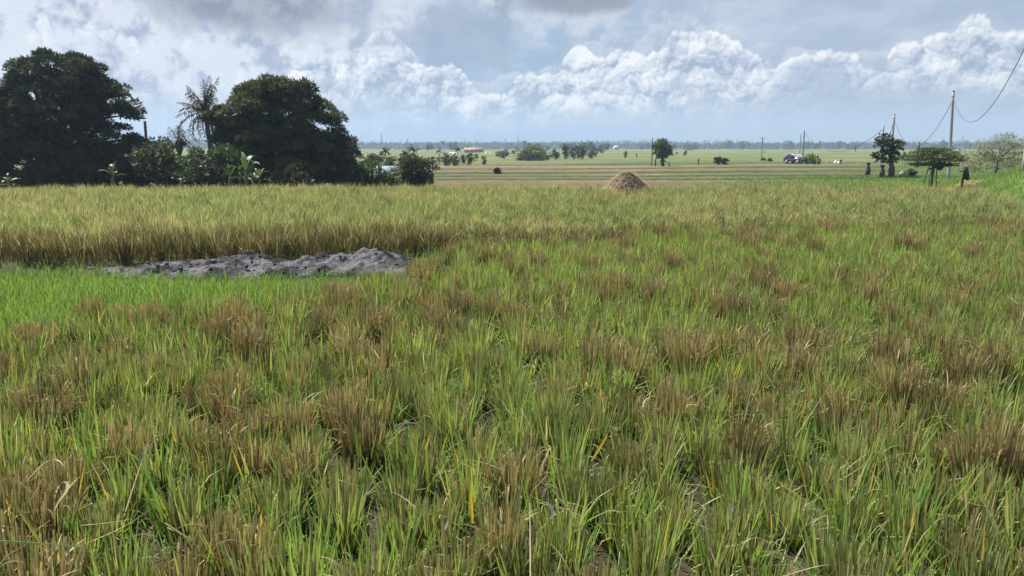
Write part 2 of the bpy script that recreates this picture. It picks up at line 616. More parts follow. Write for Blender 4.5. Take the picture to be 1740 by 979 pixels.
def land_colour(x, y):
    soil = np.array((.052, .042, .028))
    tan = np.array((.255, .225, .125))
    brown = np.array((.19, .14, .09))
    green = np.array((.115, .155, .055))
    lgreen = np.array((.15, .20, .06))
    olive = np.array((.20, .20, .095))
    grey = np.array((.18, .20, .10))
    yy = y * (1 + .16 * (fbm(x * .018, y * .004, 41, 4) - .5)) + .05 * x * (y > 40)
    keys = [(24, soil), (25.5, olive), (50, olive * .5), (57, olive * .6), (61, tan * .75), (65, green), (70, olive), (75, tan * .9), (80, olive),
            (84, brown * 1.25), (104, brown * 1.35), (113, tan * 1.15), (122, tan), (130, green), (150, green), (175, lgreen), (230, lgreen * .85),
            (300, lgreen), (420, grey), (600, lgreen), (800, grey), (1000, green)]
    ky = [k for k, _ in keys]
    c = np.stack([np.interp(yy, ky, [v[i] for _, v in keys]) for i in range(3)], -1)
    gr = sstep(.10, .26, x / np.maximum(y, 1) + .1 * (fbm(x * .05, y * .05, 58, 3) - .5))[..., None] * ((y > 58) & (y < 126))[..., None]
    c = c * (1 - .75 * gr) + (olive * .55 + green * .45) * .75 * gr
    # plots of different crops
    n1 = fbm(x * .035, y * .06, 51, 4)[..., None]
    n2 = fbm(x * .3, y * .5, 52, 4)[..., None]
    far = (y > 40)[..., None]
    n3 = fbm(x * .06, y * .45, 53, 4)[..., None]
    c = np.where(far & (y < 150)[..., None], c * (.35 + 1.3 * n3), c)
    c = np.where(far, c * (.72 + .56 * n2), c)
    c = np.where(far & (n1 > .51) & ((yy < 93) | (yy > 112))[..., None], c * .55 + green * .45, c)
    c = np.where(far & (n1 < .38), c * .5 + tan * .5 * np.array((1, .95, .85)), c)
    for D, k in BUNDS:
        w = (y - D - k * x - 4.5 * (fbm(x * .06, 0 * y + D, 11, 4) - .5)) / .7
        g = np.exp(-w * w)[..., None]
        c = c * (1 - g) + np.array((.06, .085, .03)) * g
    s = x - verge_x(y)
    k = (sstep(-3, 3.5, s + 5 * (fbm(x * .15, y * .1, 57, 3) - .5) * (y > 26)) * (1 - sstep(90, 130, y)))[..., None]
    c = c * (1 - k) + np.array((.10, .165, .04)) * (.7 + .6 * n2) * k
    return c * np.interp(y, [26.9, 27, 56, 62, 128, 150], [1, .6, .52, .50, .54, .68])[..., None]


def build_ground():
    ys = np.concatenate([np.arange(-3, 24, .4), np.arange(24, 132, .28), np.geomspace(132, 2150, 120)])
    ts = np.linspace(-1, 1, 300)
    Y, T = np.meshgrid(ys, ts, indexing='ij')
    X = T * (np.abs(Y) * .95 + 14)
    Z = ground_z(X, Y)
    c = land_colour(X.ravel(), Y.ravel())
    n, m_ = Y.shape
    i, k = np.meshgrid(np.arange(n - 1), np.arange(m_ - 1), indexing='ij')
    a = i * m_ + k
    q = np.stack([a, a + 1, a + m_ + 1, a + m_], -1).reshape(-1, 4)
    b = MB()
    b.add(np.stack([X, Y, Z], -1).reshape(-1, 3), q, None, c)
    o = b.build('ground', M_GROUND, None, True)
    tag(o, kind='structure')


build_ground()

# ------------------------------------------------------------------ blades of grass, rice and straw
def blades(mb, base, h, w, az, lean, bend, col, tipcol=None, seg=3, twist=None, flat=.12):
    """Ribbons: base (N,3), height, width, direction and amount of lean, extra bend towards the tip."""
    N = len(base)
    s = np.linspace(0, 1, seg + 1)[None, :]
    h, w, az, lean, bend = [np.broadcast_to(np.asarray(k, float), (N,))[:, None] for k in (h, w, az, lean, bend)]
    ang = lean + bend * s ** 1.5
    dz = np.cos(ang) * h / seg
    dr = np.sin(ang) * h / seg
    z = np.concatenate([np.zeros((N, 1)), np.cumsum(dz[:, :-1] * .5 + dz[:, 1:] * .5, 1)], 1)
    r = np.concatenate([np.zeros((N, 1)), np.cumsum(dr[:, :-1] * .5 + dr[:, 1:] * .5, 1)], 1)
    tw = az + PI / 2 + (twist[:, None] if twist is not None else 0)
    prof = np.where(s < .35, .75 + .7 * s, np.maximum(1 - (np.maximum(s - .35, 0) / .65) ** 1.6, flat))
    hw = w * .5 * prof
    cx = base[:, 0:1] + r * np.cos(az)
    cy = base[:, 1:2] + r * np.sin(az)
    cz = base[:, 2:3] + z
    ox, oy = np.cos(tw) * hw, np.sin(tw) * hw
    L = np.stack([cx - ox, cy - oy, cz], -1)
    Rr = np.stack([cx + ox, cy + oy, cz], -1)
    v = np.stack([L, Rr], 2).reshape(-1, 3)
    n = seg + 1
    b0 = (np.arange(N) * n * 2)[:, None] + (np.arange(seg) * 2)[None, :]
    q = np.stack([b0, b0 + 1, b0 + 3, b0 + 2], -1).reshape(-1, 4)
    col = np.broadcast_to(np.asarray(col, float), (N, 3))
    if tipcol is None:
        c = np.repeat(col, n * 2, 0)
    else:
        tipcol = np.broadcast_to(np.asarray(tipcol, float), (N, 3))
        f = np.repeat(s[0] ** 1.3, 2)[None, :, None]
        c = (col[:, None] * (1 - f) + tipcol[:, None] * f).reshape(-1, 3)
    mb.add(v, q, None, c)


GREEN = np.array((.118, .218, .050))
DKGREEN = np.array((.058, .112, .032))
LGREEN = np.array((.215, .345, .085))
OLIVE = np.array((.245, .265, .105))
GOLD = np.array((.36, .31, .155))
YELLOW = np.array((.55, .38, .06))
BROWN = np.array((.145, .114, .052))
DKBROWN = np.array((.060, .047, .025))
TAN = np.array((.40, .310, .155))
PALE = np.array((.52, .46, .34))


def lerp(a, b, t):
    t = np.asarray(t)[..., None]
    return a * (1 - t) + b * t


def mound_h(x, y):
    """Height of the heap of ash and earth."""
    u = (x + 3.15) / 2.45
    v = (y - 10.3 - .12 * np.sin(x * 2)) / .72
    r2 = np.abs(u) ** 2.4 + v * v
    e = np.clip(1 - r2, 0, 1)
    prof = np.interp(x, [-5.6, -5.0, -4.4, -3.9, -3.5, -3.1, -2.7, -2.4, -2.0, -1.7, -1.3, -.9],
                     [.06, .09, .14, .20, .20, .17, .21, .22, .29, .29, .17, .08])
    n = fbm(x * 2.3, y * 2.3, 61, 5, .55)
    h = 0.78 * prof * np.sqrt(e) * (.45 + 1.1 * n)
    h = h + np.sqrt(e) * (.14 * np.abs(fbm(x * 3.4, y * 3.4, 64, 3) - .5) * 2 + (fbm(x * 7, y * 7, 63, 4, .62) - .5) * .17 - .035)
    return h * (e > 0) - .03 * (e <= 0)


def stand_bound(x):
    return np.interp(x, [-14, -9, -6.4, -4.5, -2.5, -1.2, .5, 3, 6, 10, 16], [10.2, 10.45, 10.65, 11.1, 11.4, 11.7, 12.3, 13.6, 14.4, 14.6, 14.6])


BUMPS = [(930, 800, .35, 1), (540, 690, .5, .8), (1340, 605, .7, .9), (1620, 600, .7, .9), (1090, 680, .4, .7), (60, 860, .5, .8),
         (740, 530, .5, .6), (1460, 660, .5, .7), (110, 630, .6, .8), (580, 560, .7, .8), (1720, 640, .4, .8), (240, 950, .4, .7),
         (430, 620, .5, .6), (1050, 600, .5, .7), (1300, 470, .9, .6), (330, 560, .6, .5), (1200, 590, .4, .6), (1560, 640, .5, .7),
         (1640, 800, .4, .5), (700, 950, .3, .6), (120, 780, .4, .5),
         (1060, 800, .4, -1), (170, 690, .5, -.9), (1320, 900, .5, -.9), (640, 790, .5, -.8), (1250, 540, 1.1, -1), (760, 640, .6, -.6),
         (330, 800, .5, -.7), (1600, 540, .9, -.9), (1620, 930, .5, -.8), (1160, 760, .4, -.8), (420, 900, .4, -.6), (1500, 560, .8, -.7),
         (880, 620, .5, -.4), (1180, 430, 1.6, -.7), (1550, 430, 1.6, -.8), (950, 450, 1.2, -.4)]
BUMPS = [(*gpos(a, b, .2), r, k) for a, b, r, k in BUMPS]


def brownness(x, y):
    b = .345 + .3 * (fbm(x * 1.3, y * 1.3, 71, 3) - .5)
    for bx, by, r, k in BUMPS:
        b = b + .16 * k * np.exp(-((x - bx) ** 2 + (y - by) ** 2) / (r * r))
    return b


G_MEADOW = np.array([gpos(a, b, .1) for a, b in ((-200, 462), (180, 470), (420, 474), (610, 478), (600, 500), (480, 512), (330, 520), (190, 534), (140, 568), (-200, 580))])


def in_poly(x, y, P):
    r = np.zeros(x.shape, bool)
    n = len(P)
    for i in range(n):
        x0, y0 = P[i]
        x1, y1 = P[(i + 1) % n]
        c = ((y0 > y) != (y1 > y)) & (x < (x1 - x0) * (y - y0) / (y1 - y0 + 1e-12) + x0)
        r ^= c
    return r


def in_field(x, y):
    edge = 24.5 + (fbm(x * .5, 0 * x, 81, 3) - .5) * .8
    return (y < edge) & (x < verge_x(y) + .2)


def meadow(x, y):
    j = (fbm(x * 1.6, y * 1.6, 91, 3) - .5) * .9
    return in_poly(x + j, y + j * .6, G_MEADOW)


def ash_foot(x, y):
    return (np.abs((x + 3.15) / 2.45) ** 2.4 + ((y - 10.3) / .80) ** 2) < 1


def hills_grid():
    xs = np.arange(-24, 17, .245)
    ys = np.arange(1.5, 25.2, .255)
    X, Y = np.meshgrid(xs, ys)
    X = X + rng.uniform(-.085, .085, X.shape)
    Y = Y + rng.uniform(-.085, .085, Y.shape)
    x, y = X.ravel(), Y.ravel()
    k = (np.abs(x) < .74 * y + 1.8) & in_field(x, y) & ~ash_foot(x, y) & ~meadow(x, y)
    return x[k], y[k]


HX, HY = hills_grid()
HZ = ground_z(HX, HY)
HB = brownness(HX, HY) + rng.uniform(-.46, .46, HX.shape)
STAND = HY > stand_bound(HX) + (fbm(HX * .8, HY * .8, 95, 3) - .5) * np.interp(HX, [-1.5, 1.5], [.8, 5.0])
PATH = (HX > -.5) & (HY > 8.2) & ~STAND                              # the greener strip on the right


def clump_stubble(mb, bx, by, bz, n, hgt, rad, wd, seg, r, tone, olive=None):
    """Cut rice straws of many hills at once: arrays, n straws per hill."""
    N = len(bx)
    th = r.uniform(0, 2 * PI, (N, n))
    rr = np.sqrt(r.uniform(0, 1, (N, n))) * rad
    X = bx[:, None] + rr * np.cos(th)
    Y = by[:, None] + rr * np.sin(th)
    Z = np.repeat(bz[:, None] - .02, n, 1)
    az = th + r.uniform(-.7, .7, (N, n))
    lean = r.normal(.05, .07, (N, n)) + rr / rad * .09
    hh = hgt[:, None] * r.uniform(.72, 1.06, (N, n))
    loose = r.uniform(0, 1, (N, n)) < .07
    bend = np.where(loose, r.uniform(.3, 1.5, (N, n)), r.uniform(-.1, .15, (N, n)))
    t1 = r.uniform(0, 1, (N, n))
    col = lerp(DKBROWN, BROWN, np.clip(t1 * 1.3, 0, 1))
    tip = lerp(BROWN, TAN * 1.1, r.uniform(0, 1, (N, n)) ** .8)
    col = lerp(col, np.array((.14, .13, .045)), (r.uniform(0, 1, (N, n)) < .25) * .7)
    tip = lerp(tip, OLIVE, (r.uniform(0, 1, (N, n)) < .2) * .7)
    if olive is not None:
        col = lerp(col, OLIVE * .8, np.repeat(olive[:, None], n, 1))
        tip = lerp(tip, OLIVE, np.repeat(olive[:, None], n, 1))
    k = (tone[:, None, None] if tone is not None else 1.0)
    col, tip = col * k, tip * k
    f = lambda a: a.reshape(-1)
    blades(mb, np.stack([f(X), f(Y), f(Z)], -1), f(hh), wd * f(r.uniform(.7, 1.3, (N, n))), f(az), f(lean), f(bend),
           col.reshape(-1, 3), tip.reshape(-1, 3), seg, f(r.uniform(-1.4, 1.4, (N, n))), .55)


def clump_green(mb, bx, by, bz, n, hgt, rad, wd, seg, r, hue, spread=.22):
    N = len(bx)
    th = r.uniform(0, 2 * PI, (N, n))
    rr = np.sqrt(r.uniform(0, 1, (N, n))) * rad
    X = bx[:, None] + rr * np.cos(th)
    Y = by[:, None] + rr * np.sin(th)
    Z = np.repeat(bz[:, None] - .02, n, 1)
    az = th + r.uniform(-1, 1, (N, n))
    lean = np.abs(r.normal(.05, spread * .5, (N, n))) + rr / rad * spread * .6
    hh = hgt[:, None] * r.uniform(.45, 1.15, (N, n))
    bend = r.uniform(0, .22, (N, n)) + (r.uniform(0, 1, (N, n)) < .17) * r.uniform(.4, 2.2, (N, n))
    t = np.clip(hue[:, None] + r.normal(0, .25, (N, n)), 0, 1)
    col = np.where((t < .5)[..., None], lerp(DKGREEN, GREEN, np.clip(t * 2, 0, 1)), lerp(GREEN, LGREEN, np.clip(t * 2 - 1, 0, 1)))
    u = r.uniform(0, 1, (N, n))
    col = lerp(col, OLIVE, (r.uniform(0, 1, (N, n)) < .3) * r.uniform(.2, .9, (N, n)))
    tip = lerp(col * 1.15, OLIVE * 1.1, (u < .4) * .7)
    tip = np.where((u > .952)[..., None], YELLOW, tip)
    tip = np.where((u > .40)[..., None] & (u < .46)[..., None], PALE, tip)
    col = np.where((u > .965)[..., None], GOLD, col)
    f = lambda a: a.reshape(-1)
    blades(mb, np.stack([f(X), f(Y), f(Z)], -1), f(hh), wd * f(r.uniform(.6, 1.35, (N, n))), f(az), f(lean), f(bend),
           col.reshape(-1, 3), tip.reshape(-1, 3), seg, f(r.uniform(-1.2, 1.2, (N, n))), .06)


def build_field():
    r = np.random.RandomState(11)
    stub, green, crop = MB(), MB(), MB()
    near = ~STAND & ~((HY > stand_bound(HX) - 2.25) & (HX < -1.0)) & ~((HY > 8.9) & (HX > -5.3) & (HX < -1.4))
    wall = STAND & (HY < stand_bound(HX) + np.interp(HX, [-1.5, 1.5], [1.0, .12]) + .8 * (fbm(HX * 1.5, HY * 1.5, 96, 2) - .5))
    is_brown = HB > .60
    # ---- the 300 nearest brown clumps: one object each, from 18 shared meshes
    order = np.argsort(HY + np.abs(HX) * .15)
    vis = np.abs(HX) < .68 * HY + .15
    vis &= HY > 2.05
    own = [i for i in order if is_brown[i] and near[i] and vis[i]][:300]
    own_m = np.zeros(len(HX), bool)
    own_m[own] = True
    protos = []
    for k in range(18):
        b = MB()
        z1 = np.zeros(1)
        clump_stubble(b, z1, z1, z1, 120, np.array([.31]), .078, .0088, 3, r, np.array([r.uniform(.8, 1.25)]), np.array([r.uniform(0, .35)]))
        # dry leaves folded down from the straws
        n = 14
        th = r.uniform(0, 2 * PI, n)
        base = np.stack([.05 * np.cos(th), .05 * np.sin(th), r.uniform(.05, .26, n)], -1)
        blades(b, base, r.uniform(.06, .16, n), r.uniform(.004, .009, n), th + r.uniform(-.6, .6, n), r.uniform(.2, 1.2, n), r.uniform(.2, 1.6, n),
               lerp(DKBROWN, TAN, r.uniform(0, 1, n)), lerp(BROWN, TAN * 1.15, r.uniform(0, 1, n)), 4, r.uniform(-.5, .5, n), .2)
        protos.append(b.mesh('rice_stubble_clump', M_STRAW))
    for j, i in enumerate(own):
        o = bpy.data.objects.new('rice_stubble_clump', protos[j % 18])
        C.objects.link(o)
        o.location = (HX[i], HY[i], HZ[i])
        o.rotation_euler = (r.uniform(-.1, .1), r.uniform(-.1, .1), r.uniform(0, 6.28))
        s = r.uniform(.85, 1.2)
        o.scale = (s * 1.05, s * 1.05, s * r.uniform(.8, 1.15))
        tag(o, 'tuft of brown cut rice stubble standing among green regrowth near the camera', 'rice stubble',
            'brown rice stubble tufts in the foreground')
    # ---- everything else is too many to count
    d = HY
    lods = [(0, 5.2, 110, 46, 4, 1.0), (5.2, 9, 75, 40, 3, 1.05), (9, 13, 48, 34, 3, 1.2), (13, 19, 30, 28, 2, 1.45), (19, 30, 24, 24, 2, 1.7)]
    for lo, hi, ns, ng, seg, wk in lods:
        k = (d >= lo) & (d < hi)
        # brown stubble outside the counted clumps
        q = k & near & is_brown & ~own_m
        if q.any():
            clump_stubble(stub, HX[q], HY[q], HZ[q], ns, r.uniform(.24, .36, q.sum()), .078, .0085 * wk, max(seg - 1, 2), r, r.uniform(.75, 1.25, q.sum()), r.uniform(0, .5, q.sum()))
        # greener hills still have some straw at the foot
        q = k & near & ~is_brown
        if q.any():
            clump_stubble(stub, HX[q], HY[q], HZ[q], max(ns * 7 // 10, 4), r.uniform(.18, .31, q.sum()), .07, .0080 * wk, 2, r, r.uniform(.75, 1.3, q.sum()), r.uniform(.15, .95, q.sum()))
        # regrowth
        q = k & near
        if q.any():
            g = np.clip(1.1 - HB[q] * 1.1, .12, 1.2)
            hue = np.clip(.60 - .45 * (HB[q] - .3) + .35 * PATH[q] + 1.0 * (fbm(HX[q] * .5, HY[q] * .5, 77, 3) - .5), .05, 1)
            for part, frac in ((g > .72, 1.75), ((g <= .72) & (g > .45), 1.25), (g <= .45, .8)):
                ii = np.where(q)[0][part]
                if len(ii):
                    hue_i = hue[part]
                    clump_green(green, HX[ii], HY[ii], HZ[ii], max(int(ng * frac), 3), r.uniform(.22, .38, len(ii)), .085, .0108 * wk, seg, r, hue_i)
        # standing crop beyond: brown feet, olive and gold tops
        q = k & STAND
        if q.any():
            ii = np.where(q)[0]
            depth = HY[ii] - stand_bound(HX[ii])
            soft = np.interp(HX[ii], [-1.5, 1.0], [1, 0])
            hgt = r.uniform(.29, .48, len(ii)) * np.maximum(soft, np.clip(.72 + .07 * depth, .7, 1.0)) * (.86 + .3 * fbm(HX[ii] * .6, HY[ii] * .6, 78, 2)) * (1 + .12 * wall[ii])
            tone = r.uniform(.78, 1.35, len(ii))
            clump_stubble(crop, HX[ii], HY[ii], HZ[ii], ns * 2 // 3, hgt * np.where(wall[ii], 1.0, .86), .08, .0058 * wk, 2, r, tone * np.where(wall[ii], .55, 1), np.where(wall[ii], .1, .92))
            ripe = np.clip(.38 + 2.2 * (fbm(HX[ii] * .45, HY[ii] * .45, 79, 4) - .5) + r.normal(0, .16, len(ii)), 0, 1)
            wall[ii] |= r.uniform(0, 1, len(ii)) < .06
            N, n = len(ii), int(ng * 1.5)
            th = r.uniform(0, 2 * PI, (N, n))
            rr = np.sqrt(r.uniform(0, 1, (N, n))) * .10
            X = HX[ii][:, None] + rr * np.cos(th)
            Y = HY[ii][:, None] + rr * np.sin(th)
            Z = HZ[ii][:, None] + r.uniform(.02, .30, (N, n))
            tt = np.clip(ripe[:, None] + r.normal(0, .28, (N, n)), 0, 1)
            col = lerp(GREEN * .9, OLIVE, np.clip(tt * 1.6, 0, 1)) * tone[:, None, None]
            tip = lerp(OLIVE * 1.2, GOLD * 1.12, tt) * (.4 + .6 * tone[:, None, None])
            tip = np.where((r.uniform(0, 1, (N, n)) < np.where(wall[ii], .7, .03)[:, None])[..., None], BROWN * .8, tip)
            col = np.where((r.uniform(0, 1, (N, n)) < np.where(wall[ii], .7, .05)[:, None])[..., None], DKBROWN * 1.3, col)
            f = lambda a: a.reshape(-1)
            hh = np.maximum(hgt[:, None] * r.uniform(.8, 1.2, (N, n)) - (Z - HZ[ii][:, None]), .08)
            blades(crop, np.stack([f(X), f(Y), f(Z)], -1), f(hh), .0085 * wk * f(r.uniform(.6, 1.3, (N, n))), f(th), f(np.abs(r.normal(.14, .2, (N, n)))),
                   f(r.uniform(0, 1.0, (N, n))), col.reshape(-1, 3), tip.reshape(-1, 3), 2 if seg < 3 else 3, f(r.uniform(-1.2, 1.2, (N, n))), .1)
    tag(stub.build('stubble_field', M_STRAW), 'brown rice stubble further back in the field', 'stubble', kind='stuff')
    tag(green.build('rice_regrowth', M_BLADE), 'green rice shoots growing up through the stubble', 'grass', kind='stuff')
    tag(crop.build('ripe_rice_stand', M_CROP), 'olive and gold standing rice filling the far half of the field', 'rice', kind='stuff')

    # ---- low grass: the bright patch in front of the ash and weeds between the hills
    g = MB()
    N = 60000
    x = r.uniform(-12, 0, N)
    y = r.uniform(6, 10.6, N)
    k = meadow(x, y) & (np.abs(x) < .74 * y + 1) & ~((mound_h(x, y) > .02))
    x, y = x[k], y[k]
    n = len(x)
    hk = np.interp(y, [8.6, 9.6], [1, .6])
    t = np.clip(fbm(x * .8, y * .8, 101, 3) + r.normal(0, .18, n), 0, 1)
    blades(g, np.stack([x, y, ground_z(x, y) - .01], -1), r.uniform(.10, .24, n) * hk, r.uniform(.006, .011, n), r.uniform(0, 6.28, n),
           np.abs(r.normal(.1, .15, n)), r.uniform(0, .9, n), lerp(lerp(GREEN, LGREEN, t * .6 + .2), OLIVE, (r.uniform(0, 1, n) < .22) * .7), lerp(lerp(GREEN, LGREEN * 1.1, t * .6 + .35), OLIVE, (r.uniform(0, 1, n) < .25) * .8), 3, r.uniform(-1, 1, n))
    N = 80000
    d_ = np.sqrt(r.uniform(1.8 ** 2, 15 ** 2, N))
    y = d_
    x = r.uniform(-1, 1, N) * (.72 * y + .6)
    k = in_field(x, y) & ~ash_foot(x, y) & (y < stand_bound(x) + .3) & ~((x < -1.2) & (y > 10.0) & (r.uniform(0, 1, len(x)) < .75))
    x, y = x[k], y[k]
    n = len(x)
    t = np.clip(fbm(x * 1.3, y * 1.3, 102, 3) * 1.2 - .1 + r.normal(0, .2, n), 0, 1)
    wk = np.interp(y, [2, 5, 9, 15], [1, 1.1, 1.4, 2.2])
    blades(g, np.stack([x, y, ground_z(x, y) - .01], -1), r.uniform(.07, .22, n) * (1 + .15 * (y > 8)), r.uniform(.004, .008, n) * wk, r.uniform(0, 6.28, n),
           np.abs(r.normal(.2, .25, n)), r.uniform(0, 1.2, n), lerp(DKGREEN, GREEN, t), lerp(GREEN, LGREEN, t), 3, r.uniform(-1, 1, n))
    tag(g.build('grass', M_BLADE), 'low bright green grass on the field floor', 'grass', kind='stuff')

    # ---- fallen straw and dry leaves lying between the tufts
    s = MB()
    N = 5200
    y = np.sqrt(r.uniform(1.8 ** 2, 8.5 ** 2, N))
    x = r.uniform(-1, 1, N) * (.72 * y + .4)
    dens = fbm(x * .7, y * .7, 103, 3) + .25 * np.exp(-((x - 1.6) ** 2 + (y - 3.2) ** 2) / 1.2)
    k = (dens > .5) & in_field(x, y) & ~meadow(x, y)
    x, y = x[k], y[k]
    n = len(x)
    blades(s, np.stack([x, y, ground_z(x, y) + r.uniform(.01, .16, n)], -1), r.uniform(.06, .24, n) * (1 + .8 * (r.uniform(0, 1, n) < .08)), r.uniform(.003, .007, n), r.uniform(0, 6.28, n),
           r.normal(1.2, .35, n), r.normal(.3, .7, n), lerp(TAN, PALE * .85, r.uniform(0, .8, n)), lerp(BROWN, PALE * .9, r.uniform(0, 1, n)), 4, r.uniform(-.8, .8, n), .3)
    tag(s.build('straw_litter', M_STRAW), 'pale fallen straw lying between the rice tufts', 'straw', kind='stuff')


build_field()


def build_verge_grass():
    r = np.random.RandomState(13)
    g = MB()
    # near verge and the grass of the slope to the right
    N = 140000
    y = r.uniform(13, 62, N)
    f = r.uniform(-1.5, 1, N)
    x = verge_x(y) + f * np.interp(y, [13, 60], [9, 14])
    k = (np.abs(x) < .76 * y + 1) & (r.uniform(0, 1, N) < np.where(f < 0, (1 + f / 1.5) ** 1.5, 1)) & ((y > 26) | (f > -.3))
    x, y = x[k], y[k]
    n = len(x)
    wk = y / 20
    t = np.clip(fbm(x * .35, y * .25, 111, 3) * 1.3 - .1 + r.normal(0, .15, n), 0, 1)
    c = lerp(GREEN * .9, LGREEN, t)
    blades(g, np.stack([x, y, ground_z(x, y) - .02], -1), r.uniform(.12, .30, n), .012 * wk, r.uniform(0, 6.28, n), np.abs(r.normal(.2, .2, n)),
           r.uniform(0, 1, n), c * .8, c, 2, r.uniform(-1, 1, n))
    # tufts along the field banks
    for D, kk in BUNDS:
        n = 700
        x = r.uniform(-.3, .8, n) * D
        y = D + kk * x + 4.5 * (fbm(x * .06, 0 * x + D, 11, 4) - .5) + r.normal(0, .22, n)
        m = fbm(x * .25, y * .25, 113, 3) > .42
        x, y = x[m], y[m]
        n = len(x)
        c = lerp(DKGREEN * .8, OLIVE * .7, np.clip(fbm(x * .2, y * .2, 114, 3) + r.normal(0, .2, n), 0, 1))
        blades(g, np.stack([x, y, ground_z(x, y) - .05], -1), r.uniform(.05, .16, n), .06, r.uniform(0, 6.28, n), np.abs(r.normal(.2, .2, n)),
               r.uniform(0, .8, n), c, c, 2, r.uniform(-1, 1, n))
    # stubble of the lower fields
    n = 2500
    y = r.uniform(46, 130, n)
    x = r.uniform(-.3, .75, n) * y
    c = land_colour(x, y) * r.uniform(1.2, 2.2, n)[:, None]
    blades(g, np.stack([x, y, ground_z(x, y) - .03], -1), r.uniform(.06, .18, n), .05 * y / 80, r.uniform(0, 6.28, n), np.abs(r.normal(.2, .2, n)),
           r.uniform(0, .6, n), c, c * 1.1, 2, r.uniform(-1, 1, n))
    tag(g.build('bank_grass', M_BLADE), 'grass on the banks and terraces beyond the rice field', 'grass', kind='stuff')


build_verge_grass()


def build_mound():
    xs = np.linspace(-5.7, -.6, 300)
    ys = np.linspace(8.9, 11.2, 150)
    Y, X = np.meshgrid(ys, xs, indexing='ij')
    h = mound_h(X, Y)
    Z = ground_z(X, Y) + h
    n1 = fbm(X * 3, Y * 3, 121, 5, .6)
    c = lerp(np.array((.020, .019, .023)), np.array((.122, .117, .128)), sstep(.36, .64, n1).ravel())
    n, m_ = Y.shape
    i, k = np.meshgrid(np.arange(n - 1), np.arange(m_ - 1), indexing='ij')
    a = i * m_ + k
    q = np.stack([a, a + 1, a + m_ + 1, a + m_], -1).reshape(-1, 4)
    b = MB()
    b.add(np.stack([X, Y, Z], -1).reshape(-1, 3), q, None, c)
    r = np.random.RandomState(5)
    oc = np.array([(1, 0, 0), (0, 1, 0), (-1, 0, 0), (0, -1, 0), (0, 0, 1), (0, 0, -1), (.6, .6, .5), (-.6, .6, .5), (-.6, -.6, .5), (.6, -.6, .5)], float)
    tr = [(0, 1, 6), (1, 2, 7), (2, 3, 8), (3, 0, 9), (4, 6, 7), (4, 7, 8), (4, 8, 9), (4, 9, 6), (0, 6, 9), (1, 7, 6), (2, 8, 7), (3, 9, 8),
          (0, 5, 1), (1, 5, 2), (2, 5, 3), (3, 5, 0)]
    for k in range(260):                                   # clods lying on the heap and scattered round its edge
        a = r.uniform(0, 2 * PI)
        q = math.sqrt(r.uniform(0, 1.25))
        cx, cy = -3.15 + 2.45 * q * math.cos(a), 10.3 + .74 * q * math.sin(a)
        sz = r.uniform(.008, .03)
        z = gz(cx, cy) + max(float(mound_h(np.array([cx]), np.array([cy]))[0]), 0) + sz * .2
        v = oc * sz * r.uniform(.6, 1.3, (10, 1)) * np.array((r.uniform(.8, 1.5), r.uniform(.8, 1.5), .8)) + np.array((cx, cy, z))
        b.add(v, None, tr, np.array((.09, .086, .095)) * r.uniform(.3, 1.5))
    o = b.build('ash_heap', M_ASH, None, True)
    tag(o, 'low lumpy grey heap of ash and burnt soil behind the bright green grass', 'ash heap')


build_mound()
# ------------------------------------------------------------------ builders for plants
def leaves(mb, p, nrm, L, W, col, r, droop=.3):
    """Diamond shaped leaves at points p whose tips point roughly along nrm."""
    N = len(p)
    d = nrm + r.normal(0, .55, (N, 3))
    d[:, 2] -= droop
    d /= np.linalg.norm(d, axis=1)[:, None] + 1e-9
    s = np.cross(d, r.normal(0, .55, (N, 3)) + np.array((0, 0, 1.0)))
    s /= np.linalg.norm(s, axis=1)[:, None] + 1e-9
    L = np.broadcast_to(L, (N,))[:, None] * r.uniform(.65, 1.25, (N, 1))
    W = np.broadcast_to(W, (N,))[:, None] * r.uniform(.7, 1.2, (N, 1))
    v = np.stack([p, p + d * L * .45 + s * W * .5, p + d * L, p + d * L * .45 - s * W * .5], 1).reshape(-1, 3)
    mb.add(v, np.arange(N * 4).reshape(-1, 4), None, np.repeat(np.broadcast_to(col, (N, 3)), 4, 0))


def unit(r, n):
    v = r.normal(0, 1, (n, 3))
    return v / np.linalg.norm(v, axis=1)[:, None]


def crown(mb, lobes, n_clump, n_leaf, clump_r, L, W, cols, r, flat=.8, inner=.25, minz=None, thin=None):
    """A crown of leaf clumps spread over the outside of several lobes (x, y, z, radius)."""
    lo = np.array(lobes, float)
    w = lo[:, 3] ** 2
    cs = []
    for _ in range(n_clump * 60):
        if len(cs) >= n_clump:
            break
        i = r.choice(len(lo), p=w / w.sum())
        u = unit(r, 1)[0]
        k = r.uniform(.78, 1.10) if r.uniform() > inner else r.uniform(.35, .8)
        c = lo[i, :3] + u * lo[i, 3] * k
        if minz is not None and c[2] < minz:
            continue
        dd = np.linalg.norm((lo[:, :3] - c), axis=1) / lo[:, 3]
        dd[i] = 9
        if dd.min() < .72 and r.uniform() > .25:
            continue
        if thin is not None and thin(c) > r.uniform():
            continue
        o = c - lo[:, :3].mean(0)
        cs.append((c, u, r.uniform(.65, 1.25) * clump_r, r.uniform(0, 1)))
    for c, u, cr, tone in cs:
        n = int(n_leaf * r.uniform(.7, 1.3) * (cr / clump_r) ** 2)
        q = unit(r, n)
        q[:, 2] = np.abs(q[:, 2]) * .9 - .35 * r.uniform(0, 1, n)
        rr = cr * r.uniform(.45, 1.0, n) ** .6
        p = c + q * rr[:, None] * np.array((1, 1, flat))
        t = np.clip(tone + r.normal(0, .22, n), 0, 1)
        col = lerp(np.array(cols[0]), np.array(cols[1]), t)
        leaves(mb, p, q + u * .5, L, W, col, r)


